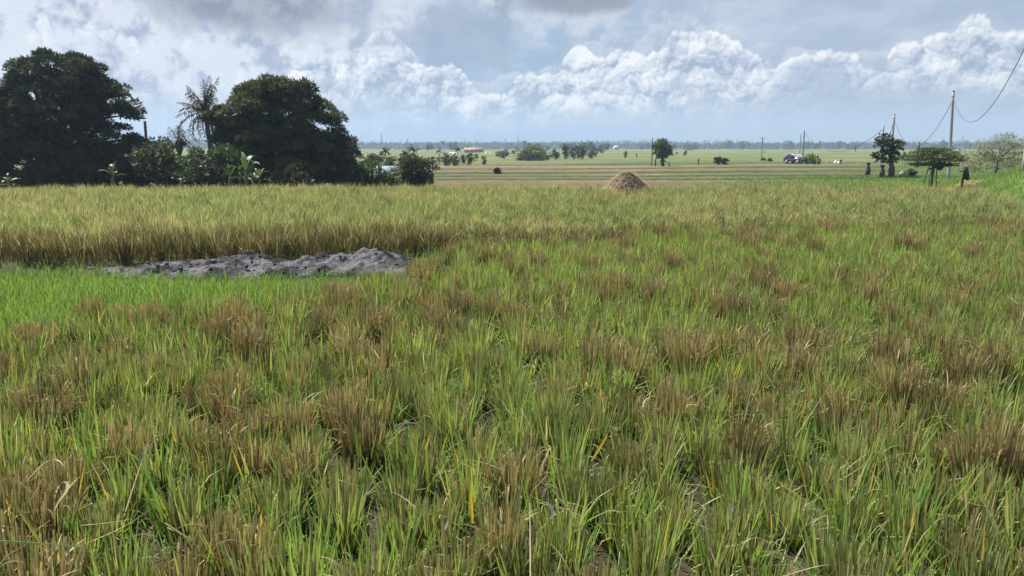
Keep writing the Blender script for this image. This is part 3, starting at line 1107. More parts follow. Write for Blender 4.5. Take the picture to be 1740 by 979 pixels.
def trunk(mb, base, top, r0, r1, r, wob=.15, col=(.06, .05, .04), n=8, sides=9):
    base, top = np.array(base, float), np.array(top, float)
    s = np.linspace(0, 1, n)[:, None]
    p = base + (top - base) * s
    p[1:-1, :2] += r.normal(0, wob * .3, (n - 2, 2))
    rad = r0 + (r1 - r0) * s[:, 0] ** .7
    rad[0] *= 1.3
    mb.tube(p, rad, sides, col)
    return p


def make_tree(name, loc, label, cat, lobes, tr, branches, n_clump, n_leaf, clump_r, L, W, cols, seed, group=None, mat=None, **kw):
    """lobes in local metres; tr = (height, radius at foot, radius at top); a thing with a trunk (> limbs are one piece with it) and a crown."""
    r = np.random.RandomState(seed)
    t = thing(name, loc, label, cat, group)
    b = MB()
    top = (r.normal(0, .1), r.normal(0, .1), tr[0])
    trunk(b, (0, 0, -.3), top, tr[1], tr[2], r)
    for i in range(branches):
        lo = lobes[i % len(lobes)]
        e = np.array(lo[:3]) + unit(r, 1)[0] * lo[3] * .55
        st = np.array(top) * r.uniform(.45, 1.0)
        mid = (st + e) / 2 + np.array((0, 0, .12 * np.linalg.norm(e - st)))
        s = np.linspace(0, 1, 7)[:, None]
        p = st * (1 - s) ** 2 + 2 * mid * s * (1 - s) + e * s ** 2
        b.tube(p, tr[2] * .8 * (1 - s[:, 0] * .85) + .01, 6, (.06, .05, .04))
    b.build('trunk', M_BARK, t, True)
    c = MB()
    crown(c, lobes, n_clump, n_leaf, clump_r, L, W, cols, r, **kw)
    c.build('crown', mat or M_LEAF, t)
    return t


def px_lobes(px0, D, lobes, r, zg, depth=.25):
    """Lobes measured in the photograph (x, y, radius in pixels) as local metres for a tree standing at depth D."""
    x0 = pos(px0, 300, D)[0]
    out = []
    for px, py, rad in lobes:
        X, Y, Z = pos(px, py, D)
        R_ = rad * D / F * (.90 if depth > .26 else 1)
        out.append((X - x0, r.uniform(-1, 1) * depth * R_ * 2, Z - zg, R_))
    return out


MANGO = ((.020, .035, .020), (.072, .090, .050))
MANGO2 = ((.026, .045, .022), (.115, .138, .060))
r_ = np.random.RandomState(21)
D = 50
x, y, _ = pos(105, 300, D)
zg = gz(x, y)
lb = px_lobes(105, D, [(112, 170, 72), (150, 150, 55), (70, 175, 60), (20, 215, 62), (190, 170, 42), (205, 235, 36), (-25, 240, 60), (110, 245, 78),
                       (40, 275, 55), (180, 270, 42), (-60, 200, 55), (120, 124, 28), (215, 190, 22), (60, 134, 25)], r_, zg, .27)
make_tree('mango_tree', (x, y, zg), 'large dark mango tree at the left edge with ragged gaps on its right side', 'tree', lb, (3.2, .5, .3), 26,
          560, 290, .56, .23, .085, MANGO, 31, minz=.35,
          thin=lambda c: .5 if (c[0] > 1.0 and 2.2 < c[2] < 4.2 and abs(c[0] - 2.6) < 1.6) else .05)
D = 48
x, y, _ = pos(480, 300, D)
zg = gz(x, y)
lb = px_lobes(480, D, [(470, 205, 66), (440, 185, 42), (500, 180, 42), (530, 220, 48), (563, 262, 46), (470, 262, 70), (405, 215, 34), (420, 260, 44),
                       (560, 285, 36), (500, 285, 50), (425, 168, 26), (470, 163, 25), (585, 268, 20), (380, 205, 22), (425, 200, 44), (455, 232, 62), (410, 235, 40)], r_, zg, .27)
make_tree('mango_tree', (x, y, zg), 'rounded dark green mango tree right of the tall palm with sunlit clump tops', 'tree', lb, (2.6, .45, .28), 22,
          520, 300, .55, .22, .085, MANGO2, 33, minz=.3)


def palm_frond(mb, base, az, el0, L, droop, r, col, nl=26, ll=.55, ragged=.0, wid=.05):
    s = np.linspace(0, 1, 12)
    a = el0 - droop * s ** 1.4
    dx = np.cumsum(np.cos(a)) * L / 12
    dz = np.cumsum(np.sin(a)) * L / 12
    p = np.stack([base[0] + dx * math.cos(az), base[1] + dx * math.sin(az), base[2] + dz], -1)
    p = np.vstack([base, p])
    mb.tube(p, np.linspace(.035, .008, 13), 4, np.array(col) * 1.1 + .02, cap=False)
    f = np.linspace(.12, 1, nl)
    for sgn in (-1, 1):
        k = r.uniform(0, 1, nl) > ragged
        ff = f[k] + r.uniform(-.02, .02, k.sum())
        q = np.stack([np.interp(ff, np.linspace(0, 1, 13), p[:, i]) for i in range(3)], -1)
        ln = ll * np.sin(PI * np.clip(ff * .85 + .12, 0, 1)) * r.uniform(.7, 1.1, len(ff)) + .08
        side = np.array((-math.sin(az), math.cos(az), 0)) * sgn
        out = np.array((math.cos(az), math.sin(az), 0))
        d1 = side * .8 + out * .45 + np.array((0, 0, -.1)) + r.normal(0, .1, (len(ff), 3))
        d2 = d1 * .7 + np.array((0, 0, -.75))
        m = q + d1 * (ln * .5)[:, None]
        e = m + d2 * (ln * .5)[:, None]
        wv = np.array((math.cos(az), math.sin(az), .25)) * wid * .5
        v = np.stack([q - wv, q + wv, m + wv, m - wv, e + wv * .15, e - wv * .15], 1).reshape(-1, 3)
        n = len(ff)
        b0 = np.arange(n)[:, None] * 6
        qd = np.concatenate([b0 + np.array((0, 1, 2, 3)), b0 + np.array((3, 2, 4, 5))])
        c = np.repeat(np.array(col)[None] * r.uniform(.7, 1.3, (n, 1)), 6, 0)
        mb.add(v, qd, None, c)


def make_palm(loc, h, label, seed, n=18, L=2.6, lean=.3, ragged=0, cols=((.05, .06, .025), (.10, .09, .04)), group=None, ups=.9, rtr=.15, wid=.05, nl=26, ll=.55, name='coconut_palm', low=-.25):
    r = np.random.RandomState(seed)
    t = thing(name, loc, label, 'palm', group)
    b = MB()
    s = np.linspace(0, 1, 14)
    p = np.stack([lean * s ** 1.7, 0 * s, -.3 + (h + .3) * s], -1)
    rad = rtr * (1 - .35 * s)
    rad[0] *= 1.4
    b.tube(p, rad * (1 + .06 * np.sin(s * 70)), 8, (.13, .11, .085))
    b.build('trunk', M_BARK, t, True)
    c = MB()
    for k in range(n):
        az = k * 2.4 + r.uniform(-.3, .3)
        e = r.uniform(low, 1.45 * ups)
        palm_frond(c, p[-1], az, e, L * r.uniform(.75, 1.1), r.uniform(.6, 1.5) * max(1.15 - .55 * e, .3), r,
                   lerp(np.array(cols[0]), np.array(cols[1]), r.uniform()), nl, ll, ragged, wid)
    # boot of old leaf bases and the heart of the crown
    c.lathe([(rtr * .7, -.5), (rtr * 1.5, -.15), (rtr * 1.2, .25), (.02, .6)], 8, p[-1], (.10, .085, .05))
    c.build('crown', M_LEAF, t)
    return t


def palm_at(px, D, py_top, label, seed, **kw):
    x, y, zt = pos(px, py_top, D)
    z = gz(x, y)
    return make_palm((x, y, z), zt - z, label, seed, **kw)


palm_at(356, 52, 190, 'tall ragged coconut palm beside the rounded mango tree', 41, n=29, L=2.35, lean=-.3, ragged=.25, ups=1.08, rtr=.21, low=-1.2, wid=.06, cols=((.04, .045, .025), (.10, .085, .055)))
palm_at(302, 50, 248, 'short spiky palm stump with few upright fronds, left of the tall palm', 42, n=13, L=1.35, lean=.1, ragged=.45, ups=1.15, rtr=.17)


def banana_leaf(mb, base, az, el0, L, W, droop, r, col):
    n = 11
    s = np.linspace(0, 1, n)
    a = el0 - droop * s ** 1.5
    dx = np.concatenate([[0], np.cumsum(np.cos(a[:-1]))]) * L / n
    dz = np.concatenate([[0], np.cumsum(np.sin(a[:-1]))]) * L / n
    c = np.stack([base[0] + dx * math.cos(az), base[1] + dx * math.sin(az), base[2] + dz], -1)
    w = W * .5 * np.clip(np.sin(PI * np.clip((s - .12) / .88, 0, 1) ** .75), .04, 1)
    side = np.array((-math.sin(az), math.cos(az), 0))
    tilt = r.uniform(-.5, .5)
    rows = []
    for k in (-1, 0, 1):
        e = r.uniform(.85, 1.1, n) if k else np.ones(n)
        rows.append(c + side * (w * k * e)[:, None] + np.array((0, 0, 1.)) * (w * (abs(k) * .35 + k * tilt) * e)[:, None])
    v = np.stack(rows, 1).reshape(-1, 3)
    q = []
    for i in range(n - 1):
        for k in range(2):
            if i > 2 and r.uniform() < .12:
                continue
            q.append((i * 3 + k, i * 3 + k + 1, (i + 1) * 3 + k + 1, (i + 1) * 3 + k))
    mb.add(v, q, None, np.array(col) * r.uniform(.8, 1.2))


def make_banana(px, D, py_top, label, seed, stems=1, n=7, group=None, spread=.5, py_base=None):
    r = np.random.RandomState(seed)
    x, y, zt = pos(px, py_top, D)
    z = gz(x, y)
    H = zt - z
    t = thing('banana_plant', (x, y, z), label, 'banana plant', group)
    lf = []
    for k in range(stems):
        b = MB()
        ox, oy = (0, 0) if k == 0 else (r.uniform(-spread, spread), r.uniform(-spread, spread))
        h = H * (.55 if k == 0 else r.uniform(.3, .5))
        p = np.array([(ox, oy, -.2), (ox + .02, oy, h * .5), (ox + .05, oy, h)])
        b.tube(p, (.13, .11, .06), 8, (.11, .11, .055))
        b.build('stem', M_BARK, t, True)
        lf.append((p[-1], h))
    for p, h in lf:
        for k in range(n):
            c = MB()
            banana_leaf(c, p - np.array((0, 0, h * r.uniform(0, .35))), k * 2.4 + r.uniform(-.5, .5), r.uniform(.35, 1.5), H * r.uniform(.5, .8) * (1 if h > H * .5 else .8), .10 * H + .07, r.uniform(.4, 2.3), r,
                        lerp(np.array((.035, .07, .02)), np.array((.095, .14, .045)), r.uniform()))
            c.build('leaf', M_BANANA, t, True)
    return t


def make_bush(px, D, py_top, width_px, label, seed, cols=((.05, .085, .02), (.11, .16, .045)), n_clump=60, n_leaf=60, L=.22, W=.1, cat='bush',
              name='bush', group=None, lobes=None, mat=None, cr=.35):
    r = np.random.RandomState(seed)
    x, y, zt = pos(px, py_top, D)
    z = gz(x, y)
    H = max(zt - z, .4)
    w = width_px * D / F / 2
    t = thing(name, (x, y, z), label, cat, group)
    b = MB()
    for k in range(5):
        e = np.array((r.uniform(-.6, .6) * w, r.uniform(-.4, .4) * w, H * r.uniform(.5, .8)))
        b.tube(np.array([(0, 0, -.15), e * .45 + np.array((0, 0, .1)), e]), (.05, .035, .012), 5, (.10, .08, .055))
    b.build('stem', M_BARK, t)
    lo = lobes or [(r.uniform(-.6, .6) * w, r.uniform(-.5, .5) * w, H * r.uniform(.35, .62), min(H * .42, w) * r.uniform(.7, 1.0)) for _ in range(5)] + [(0, 0, H * .55, H * .43)]
    c = MB()
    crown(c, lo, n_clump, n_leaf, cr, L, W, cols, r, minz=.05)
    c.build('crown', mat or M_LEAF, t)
    return t


make_bush(372, 45, 250, 150, 'broad mid green bush in front of the trunk of the rounded mango tree', 51, cols=((.03, .05, .018), (.075, .11, .04)), n_clump=130, n_leaf=60, cr=.42)
make_bush(262, 46, 250, 70, 'dense green bush at the foot of the rusty post between the mango trees', 52, cols=((.026, .042, .016), (.07, .10, .035)), n_clump=80, n_leaf=60, cr=.42)
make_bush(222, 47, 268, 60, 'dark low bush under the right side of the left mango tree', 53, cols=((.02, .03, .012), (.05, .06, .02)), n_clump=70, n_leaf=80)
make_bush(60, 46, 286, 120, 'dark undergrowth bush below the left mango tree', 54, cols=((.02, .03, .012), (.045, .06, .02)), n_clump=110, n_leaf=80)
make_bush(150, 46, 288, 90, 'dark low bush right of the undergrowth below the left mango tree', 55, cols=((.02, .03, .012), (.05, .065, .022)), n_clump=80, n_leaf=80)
make_bush(322, 47, 264, 70, 'small dark bush between the short palm and the broad bush', 56, cols=((.03, .045, .016), (.07, .10, .03)), n_clump=50, n_leaf=70)
make_bush(505, 44, 284, 120, 'low dark bush under the middle of the rounded mango tree', 57, cols=((.022, .034, .014), (.06, .075, .026)), n_clump=90, n_leaf=80)
make_banana(415, 42, 255, 'banana plant with bright leaves in front of the rounded mango tree', 61, 1, 7)
make_banana(388, 43, 276, 'low banana plant left of the brightest one, against the broad bush', 70, 2, 7)
make_banana(438, 43, 284, 'low drooping banana plant right of the brightest one', 71, 2, 7)
make_banana(306, 43, 288, 'small pale banana plant in front of the short spiky palm', 62, 1, 6)
make_banana(188, 44, 274, 'added banana plant marking a pale lit patch below the gap in the left mango tree', 63, 1, 7)  # plant added to stand in for a pale patch of light
make_banana(12, 43, 295, 'low banana plant at the bottom left of the left mango tree', 64, 1, 6)
make_banana(630, 50, 258, 'clump of tall pale banana plants right of the rounded mango tree', 65, 6, 7, spread=.9)
make_banana(612, 51, 276, 'dark banana plant against the right foot of the rounded mango tree', 69, 3, 6, spread=.6)
make_banana(667, 52, 277, 'banana clump in front of the metal roofed hut', 66, 4, 7, spread=.6)
make_banana(690, 52, 280, 'banana plants right of the hut, leaning on the dark bush', 67, 2, 6, spread=.6)
make_banana(727, 50, 288, 'drooping dark banana plant right of the dark bush', 68, 1, 6)
make_bush(706, 51, 266, 56, 'rounded dark bush beside the banana plants at the end of the grove', 58, cols=((.03, .045, .02), (.09, .11, .035)), n_clump=90, n_leaf=80)
make_bush(606, 50, 292, 40, 'low brownish bush at the foot of the rounded mango tree', 59, cols=((.04, .045, .02), (.11, .11, .05)), n_clump=40, n_leaf=60)
make_bush(648, 50, 298, 60, 'low green bush under the tall banana clump', 60, n_clump=50, n_leaf=60)

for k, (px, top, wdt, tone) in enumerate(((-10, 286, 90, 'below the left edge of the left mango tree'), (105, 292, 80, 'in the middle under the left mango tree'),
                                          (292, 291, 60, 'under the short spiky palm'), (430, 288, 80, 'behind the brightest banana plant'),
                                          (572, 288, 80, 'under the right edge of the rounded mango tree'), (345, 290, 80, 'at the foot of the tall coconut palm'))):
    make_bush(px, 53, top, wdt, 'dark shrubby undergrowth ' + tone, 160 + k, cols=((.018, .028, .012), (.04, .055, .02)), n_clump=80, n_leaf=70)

# ------------------------------------------------------------------ the hut behind the bananas
x, y, zt = pos(657, 282, 60)
z = gz(x, y)
HS = .62
hut = thing('field_hut', (x, y, z), 'small hut with a pale blue metal roof behind the banana plants', 'hut', rz=.25)
b = MB()
hh = zt - z
b.box((0, 0, (hh - .5) / 2), (1.9, 1.6, hh - .5), col=(.30, .27, .22))
b.build('wall', M_WALL, hut)
b = MB()
v = [(-1.25, -1.1, hh - .62), (1.25, -1.1, hh - .62), (1.25, 0, hh), (-1.25, 0, hh), (-1.25, 1.1, hh - .62), (1.25, 1.1, hh - .62)]
v += [(p[0], p[1], p[2] - .05) for p in v]
b.add(v, [(0, 1, 2, 3), (3, 2, 5, 4), (7, 6, 9, 8), (8, 9, 10, 11), (0, 6, 7, 1), (4, 5, 11, 10), (0, 3, 9, 6), (3, 4, 10, 9), (1, 7, 8, 2), (2, 8, 11, 5)], None, (.20, .25, .32))
b.build('roof', M_ROOF, hut)
b = MB()
b.box((.2, -.82, (hh - .7) * .45), (.7, .05, (hh - .7) * .9), col=(.13, .09, .06))
b.build('door', M_WOOD, hut)
hut.scale = (HS, HS, 1)
x, y, zt = pos(684, 288, 56)
z = gz(x, y)
sh = thing('water_tank', (x, y, z), 'small white tank on a block stand right of the hut', 'tank')
b = MB()
hh = zt - z
b.lathe([(0, hh - .75), (.28, hh - .75), (.3, hh - .7), (.3, hh - .2), (.26, hh - .1), (.08, hh), (0, hh)], 14, (0, 0, 0), (.42, .44, .48))
b.build('tank_body', M_PAINT, sh, True)
b = MB()
b.box((0, 0, (hh - .78) / 2), (.7, .7, hh - .78), col=(.3, .29, .27))
b.build('stand', M_WALL, sh)

# ------------------------------------------------------------------ poles, wires, posts
def make_pole(px, D, py_top, label, r0=.14, r1=.09, col=(.42, .40, .42), arm=0, topcol=None, name='utility_pole', cat='utility pole', lean=0, group=None):
    x, y, zt = pos(px, py_top, D)
    x -= lean
    z = gz(x, y)
    h = zt - z
    t = thing(name, (x, y, z), label, cat, group)
    b = MB()
    s = np.linspace(0, 1, 9)
    tc = np.array(topcol if topcol is not None else col)
    cc = np.repeat(lerp(np.array(col), tc, sstep(.3, .8, s)), 10, 0)
    cc = np.vstack([cc, col, tc])
    b.tube(np.stack([lean * s, 0 * s, -.3 + (h + .3) * s], -1), r0 + (r1 - r0) * s, 10, cc)
    b.build('shaft', M_POLE, t, True)
    if arm:
        b = MB()
        b.box((lean, 0, h - .25), (arm, .09, .09), col=(.18, .16, .15))
        b.build('crossarm', M_WOOD, t)
        for k in (-1, 1):
            b = MB()
            b.lathe([(.04, -.0), (.06, .05), (.035, .1), (.05, .15), (0, .18)], 8, (k * arm * .42 + lean, 0, h - .2), (.5, .48, .45))
            b.build('insulator', M_PAINT, t, True)
    else:
        b = MB()
        b.lathe([(r1 * 1.15, -.03), (r1 * 1.15, .04), (0, .06)], 10, (lean, 0, h), (.2, .16, .15))
        b.build('cap', M_PAINT, t)
        b = MB()
        b.lathe([(r1 * 1.08, -.03), (r1 * 1.3, -.03), (r1 * 1.3, .03), (r1 * 1.08, .03)], 10, (lean * .95, 0, h - .35), (.2, .2, .2))
        b.build('bracket', M_PAINT, t)
    return t, np.array((x + lean, y, zt))


PG, PR = (.36, .36, .40), (.34, .30, .33)
_, P1 = make_pole(1620, 58, 155, 'tallest reddish grey utility pole, standing right of the flat topped sapling', .125, .085, PG, topcol=PR, lean=-.32)
_, P2 = make_pole(1520, 82, 195, 'tall utility pole in front of the sparse dark tree', .12, .085, PG, topcol=PR)
_, P3 = make_pole(1502, 100, 214, 'utility pole behind the sparse dark tree, shorter looking than the one beside it', .12, .085, (.42, .42, .45), topcol=PR)
_, P4 = make_pole(1367, 165, 222, 'thin far utility pole above the dark parked car', .16, .12, (.2, .2, .22))
_, P5 = make_pole(1296, 210, 233, 'thin far utility pole left of the parked car', .15, .12, (.2, .2, .22), arm=1.6)
make_pole(1361, 260, 228, 'fainter far pole just left of the one above the car', .15, .12, (.24, .24, .26))
make_pole(1109, 112, 235, 'slim dark pole beside the round tree in the middle distance', .075, .06, (.07, .065, .06))
make_pole(747, 140, 262, 'short pale pole at the edge of the far grove', .13, .1, (.62, .63, .64))
make_pole(950, 300, 244, 'thin pale pole in front of the far dark trees', .16, .12, (.4, .4, .42), arm=1.4)
make_pole(1562, 95, 242, 'short dark post rising above the flat topped sapling', .11, .1, (.12, .1, .1), name='wooden_post', cat='post')
make_pole(246, 55, 207, 'rusty reddish post rising between the two mango trees', .1, .09, (.16, .09, .08), name='rusty_post', cat='post')
_, P0 = make_pole(1780, 30, -18, 'nearest utility pole beyond the right edge', .15, .12, PG, topcol=PR)


def wire(a, b, sag, label, rad=.02):
    s = np.linspace(0, 1, 28)
    p = a + (b - a) * s[:, None]
    p[:, 2] -= sag * 4 * s * (1 - s)
    m = MB()
    c = p.mean(0)
    m.tube(p - c, rad, 5, (.05, .05, .055))
    o = m.build('power_wire', M_WIRE)
    o.location = c
    tag(o, label, 'wire')


dz = np.array((0, 0, -.35))
wire(P0 + dz, P1 + dz, 3.0, 'sagging wire from the tallest pole out past the right edge', .016)
wire(P1 + dz * 2, P2 + dz, 3.1, 'sagging wire hanging between the two tallest poles', .019)
wire(P2 + dz, P3 + dz, 2.0, 'wire between the pole pair at the sparse dark tree', .026)
wire(P3 + dz, P4 + dz, 3.4, 'faint wire running left from the sparse dark tree', .03)


def make_post(px, D, py_top, label, r0, r1, col=(.06, .055, .05), cap=True, name='tree_guard_post', wrap=None, cat='post', py_base=None):
    x, y, zt = pos(px, py_top, D)
    z = gz(x, y)
    h = zt - z
    t = thing(name, (x, y, z), label, cat)
    b = MB()
    b.lathe([(0, -.1), (r0, -.1), (r0 * .95, h * .35), (r0 * .8, h * .6), (r1, h * .72), (r1 * .9, h), (0, h + .01)], 9, (0, 0, 0), col)
    b.build('stake', M_WOOD, t, True)
    if cap:
        b = MB()
        b.lathe([(r1 * .9, h - .1), (r1 * 1.5, h - .12), (r1 * 1.6, h), (r1, h + .05), (0, h + .06)], 9, (0, 0, 0), np.array(col) * .6)
        b.build('cap', M_WOOD, t, True)
    if wrap:
        b = MB()
        b.lathe([(r1 * 1.2, h * .35), (r1 * 2.0, h * .4), (r1 * 2.2, h * .55), (r1 * 1.5, h * .72), (r1, h * .74)], 9, (r1 * .5, 0, 0), wrap)
        b.build('cloth', M_WALL, t, True)
    return t


make_post(1476, 67, 277, 'dark wrapped post standing alone left of the sparse dark tree', .22, .11)
make_post(1500, 61, 281, 'dark wrapped post under the left side of the sparse dark tree', .22, .11)
make_post(1517, 61, 272, 'tall dark wrapped post at the foot of the pole by the sparse tree', .24, .1)
make_post(1429, 118, 272, 'narrow dark post left of the wrapped posts, by the white sacks', .14, .12)
make_post(1392, 118, 274, 'dark post wrapped in orange cloth right of the parked car', .13, .12, wrap=(.5, .2, .1))
make_post(1187, 120, 271, 'short dark post standing alone in the green field', .1, .09)
make_post(1114, 112, 270, 'dark stake close by the trunk of the round tree', .11, .1, cap=False)
make_post(1137, 112, 275, 'small stake right of the round tree', .1, .08, cap=False)

# the crooked post with a hanging dark bundle, and the straw patch beside it
x, y, zt = pos(1638, 284, 42)
z = gz(x, y)
t = thing('scarecrow_post', (x, y, z), 'brown crooked post carrying a dark bundle, right of the tallest pole', 'post')
h = zt - z
b = MB()
b.tube([(-.02, 0, -.2), (0, 0, h * .4), (.05, .02, h * .75), (.1, 0, h)], (.07, .06, .06, .05), 8, (.12, .08, .055))
b.build('stake', M_WOOD, t, True)
b = MB()
b.tube([(-.22, 0, h * .82), (.05, 0, h * .86), (.3, 0, h * .9)], .03, 6, (.14, .09, .06))
b.build('crosspiece', M_WOOD, t, True)
b = MB()
b.lathe([(0, h * .52), (.13, h * .55), (.17, h * .66), (.12, h * .8), (.05, h * .98), (0, h)], 9, (.14, -.03, 0), (.05, .035, .035))
b.build('bundle', M_WALL, t, True)
b = MB()
b.tube([(.05, -.05, h * .56), (.2, -.07, h * .52), (.38, -.05, h * .56)], (.04, .06, .03), 6, (.02, .02, .022))
b.build('rag', M_WALL, t, True)


def straw_pile(x, y, prof, n, rad, label, name, seed, ln=(.15, .4), wd=.012, cols=(BROWN * 1.3, TAN * 1.15)):
    r = np.random.RandomState(seed)
    z = gz(x, y)
    t = thing(name, (x, y, z), label, 'straw heap')
    b = MB()
    b.lathe([(p * .96, q * .97) for p, q in prof], 22, (0, 0, 0), np.array(cols[0]))
    core = b.build('heap', M_STRAW, t, True)
    s = MB()
    th = r.uniform(0, 2 * PI, n)
    f = r.uniform(0, 1, n) ** .7
    pr = np.array(prof)
    k = np.linspace(0, 1, len(pr))
    rr = np.interp(f, k, pr[:, 0]) * (1 + .08 * np.sin(th * 3 + 1) + r.normal(0, .04, n))
    zz = np.interp(f, k, pr[:, 1]) + r.normal(0, .015, n)
    base = np.stack([rr * np.cos(th), rr * np.sin(th), zz], -1)
    az = th + r.normal(0, .8, n)
    blades(s, base, r.uniform(*ln, n), wd * r.uniform(.6, 1.3, n), az, r.normal(2.0, .4, n), r.uniform(-.2, .9, n),
           lerp(cols[0], cols[1], r.uniform(0, 1, n)), lerp(cols[0], PALE, r.uniform(0, .8, n)), 3, r.uniform(-1, 1, n), .3)
    # spill round the foot
    m = n // 4
    th = r.uniform(0, 2 * PI, m)
    rr = rad * np.sqrt(r.uniform(.5, 1.9, m))
    base = np.stack([rr * np.cos(th) * 1.1, rr * np.sin(th) * .7, r.uniform(.02, .42, m) * np.clip(1.7 - rr / rad, .3, 1)], -1)
    blades(s, base, r.uniform(*ln, m), wd, r.uniform(0, 6.28, m), r.normal(1.5, .3, m), r.uniform(-.3, .5, m), lerp(cols[0], cols[1], r.uniform(0, 1, m)),
           lerp(TAN, PALE, r.uniform(0, .6, m)), 3, None, .3)
    s.build('straw', M_STRAW, t)
    return t


x, y, _ = pos(1064, 320, 23.2)
straw_pile(x, y, [(.92, 0), (.84, .14), (.70, .32), (.50, .52), (.32, .68), (.17, .78), (.06, .83), (0, .84)], 15000, .85,
           'cone shaped heap of tan rice straw standing in the field', 'straw_heap', 71, ln=(.06, .2), wd=.014, cols=(np.array((.30, .225, .155)), np.array((.52, .42, .30))))
x, y, _ = pos(1662, 296, 44)
straw_pile(x, y, [(.75, 0), (.7, .1), (.45, .2), (.2, .26), (0, .28)], 1500, .7, 'low yellow straw pile beside the crooked post on the verge',
           'straw_pile', 72, ln=(.15, .35), wd=.03, cols=(TAN * .8, np.array((.42, .33, .17))))

# ------------------------------------------------------------------ trees of the middle distance
def tree_px(px, D, lobes, label, seed, th, tr=(.12, .07), n_clump=80, n_leaf=60, cr=.3, L=.2, W=.1, cols=((.04, .06, .02), (.10, .13, .04)), br=10, name='tree', **kw):
    r = np.random.RandomState(seed)
    x, y, _ = pos(px, 290, D)
    z = gz(x, y)
    return make_tree(name, (x, y, z), label, 'tree', px_lobes(px, D, lobes, r, z), (th, *tr), br, n_clump, n_leaf, cr, L, W, cols, seed, **kw)


tree_px(1126, 112, [(1126, 256, 12), (1121, 251, 9), (1132, 255, 9), (1126, 247, 8), (1126, 267, 7)], 'small round green tree beside a slim dark pole in the middle distance', 81,
        2.0, (.28, .16), 80, 60, .4, .3, .15, ((.045, .075, .03), (.12, .17, .05)))
tree_px(1510, 62, [(1503, 245, 11), (1515, 250, 12), (1500, 262, 10), (1522, 262, 10), (1510, 275, 8), (1530, 248, 5), (1508, 236, 7)], 'sparse dark tree with a pole standing in front of it', 82, 2.2, (.1, .05),
        42, 26, .34, .32, .2, ((.025, .04, .02), (.06, .075, .035)), 14)
tree_px(1692, 72, [(1690, 262, 26), (1660, 268, 22), (1720, 260, 26), (1745, 268, 24), (1700, 250, 17), (1672, 254, 14), (1730, 250, 16)],
        'pale sparse wide tree at the right edge behind the verge', 83, 1.2, (.12, .045), 220, 38, .46, .17, .075, ((.15, .165, .09), (.27, .28, .17)), 14)

tree_px(901, 165, [(892, 262, 9), (903, 258, 10), (915, 262, 9), (884, 265, 7), (923, 266, 6), (901, 264, 10)], 'pale green willowy tree spreading low in the far fields', 84,
        1.0, (.2, .1), 90, 40, .6, .5, .2, ((.12, .155, .075), (.22, .26, .13)), 14)

# flat topped sapling held by stakes
r = np.random.RandomState(85)
x, y, zt = pos(1588, 250, 42)
z = gz(x, y)
H = zt - z
sap = thing('sapling', (x, y, z), 'flat topped young tree with layered foliage tied to pale stakes', 'tree')
b = MB()
trunk(b, (0, 0, -.2), (.05, 0, H * .85), .06, .03, r, .05, (.09, .075, .055))
for k in range(16):
    a = r.uniform(0, 2 * PI)
    zz = H * r.uniform(.62, .88)
    L_ = r.uniform(.6, 1.3)
    b.tube([(0.04, 0, zz - .1), (L_ * .5 * math.cos(a), L_ * .5 * math.sin(a), zz + .02), (L_ * math.cos(a), L_ * math.sin(a), zz + .06)], (.025, .018, .008), 5, (.09, .075, .055))
b.build('trunk', M_BARK, sap, True)
c = MB()
for k in range(260):
    a = r.uniform(0, 2 * PI)
    zf = r.choice([.62, .72, .80, .88, .95])
    R_ = {.62: 1.05, .72: 1.45, .80: 1.4, .88: 1.1, .95: .7}[zf]
    q = R_ * math.sqrt(r.uniform(.02, 1))
    n = 46
    p = np.stack([q * math.cos(a) + r.normal(0, .16, n), q * math.sin(a) + r.normal(0, .16, n), H * zf + r.normal(0, .035, n)], -1)
    leaves(c, p, np.array((math.cos(a), math.sin(a), .1)), .12, .05, lerp(np.array((.045, .07, .025)), np.array((.11, .15, .05)), np.clip(r.normal(.5, .3, n), 0, 1)), r, .05)
c.build('crown', M_LEAF, sap)
stk = thing('stake_tripod', (x, y, z), 'pale bamboo stakes propping the flat topped sapling', 'stakes')
for px0, px1 in ((-.48, -.14), (-.12, .0), (.1, .12), (.34, .22)):
    b = MB()
    b.tube([(px0, r.uniform(-.25, .25), -.25), ((px0 + px1) / 2, 0.06, H * .33), (px1, -.06, H * .70)], .035, 7, (.33, .30, .22))
    b.build('stake', M_WOOD, stk, True)
b = MB()
b.tube([(-.2, -.08, H * .52), (.05, -.1, H * .56), (.3, -.08, H * .55)], .05, 6, (.05, .045, .04))
b.build('binding', M_WOOD, stk, True)
bag = thing('black_bag', (x + .32, y - .12, z + H * .5), 'black plastic bag hanging from the stakes of the sapling', 'bag')
b = MB()
b.lathe([(0, -.02), (.13, .03), (.19, .16), (.16, .34), (.06, .44), (.03, .5)], 10, (0, 0, 0), (.02, .02, .024))
b.build('sack', M_PAINT, bag, True)
b = MB()
b.tube([(0, 0, .48), (-.04, 0, .56), (-.1, 0, .6)], .015, 5, (.02, .02, .024))
b.build('handle', M_PAINT, bag)

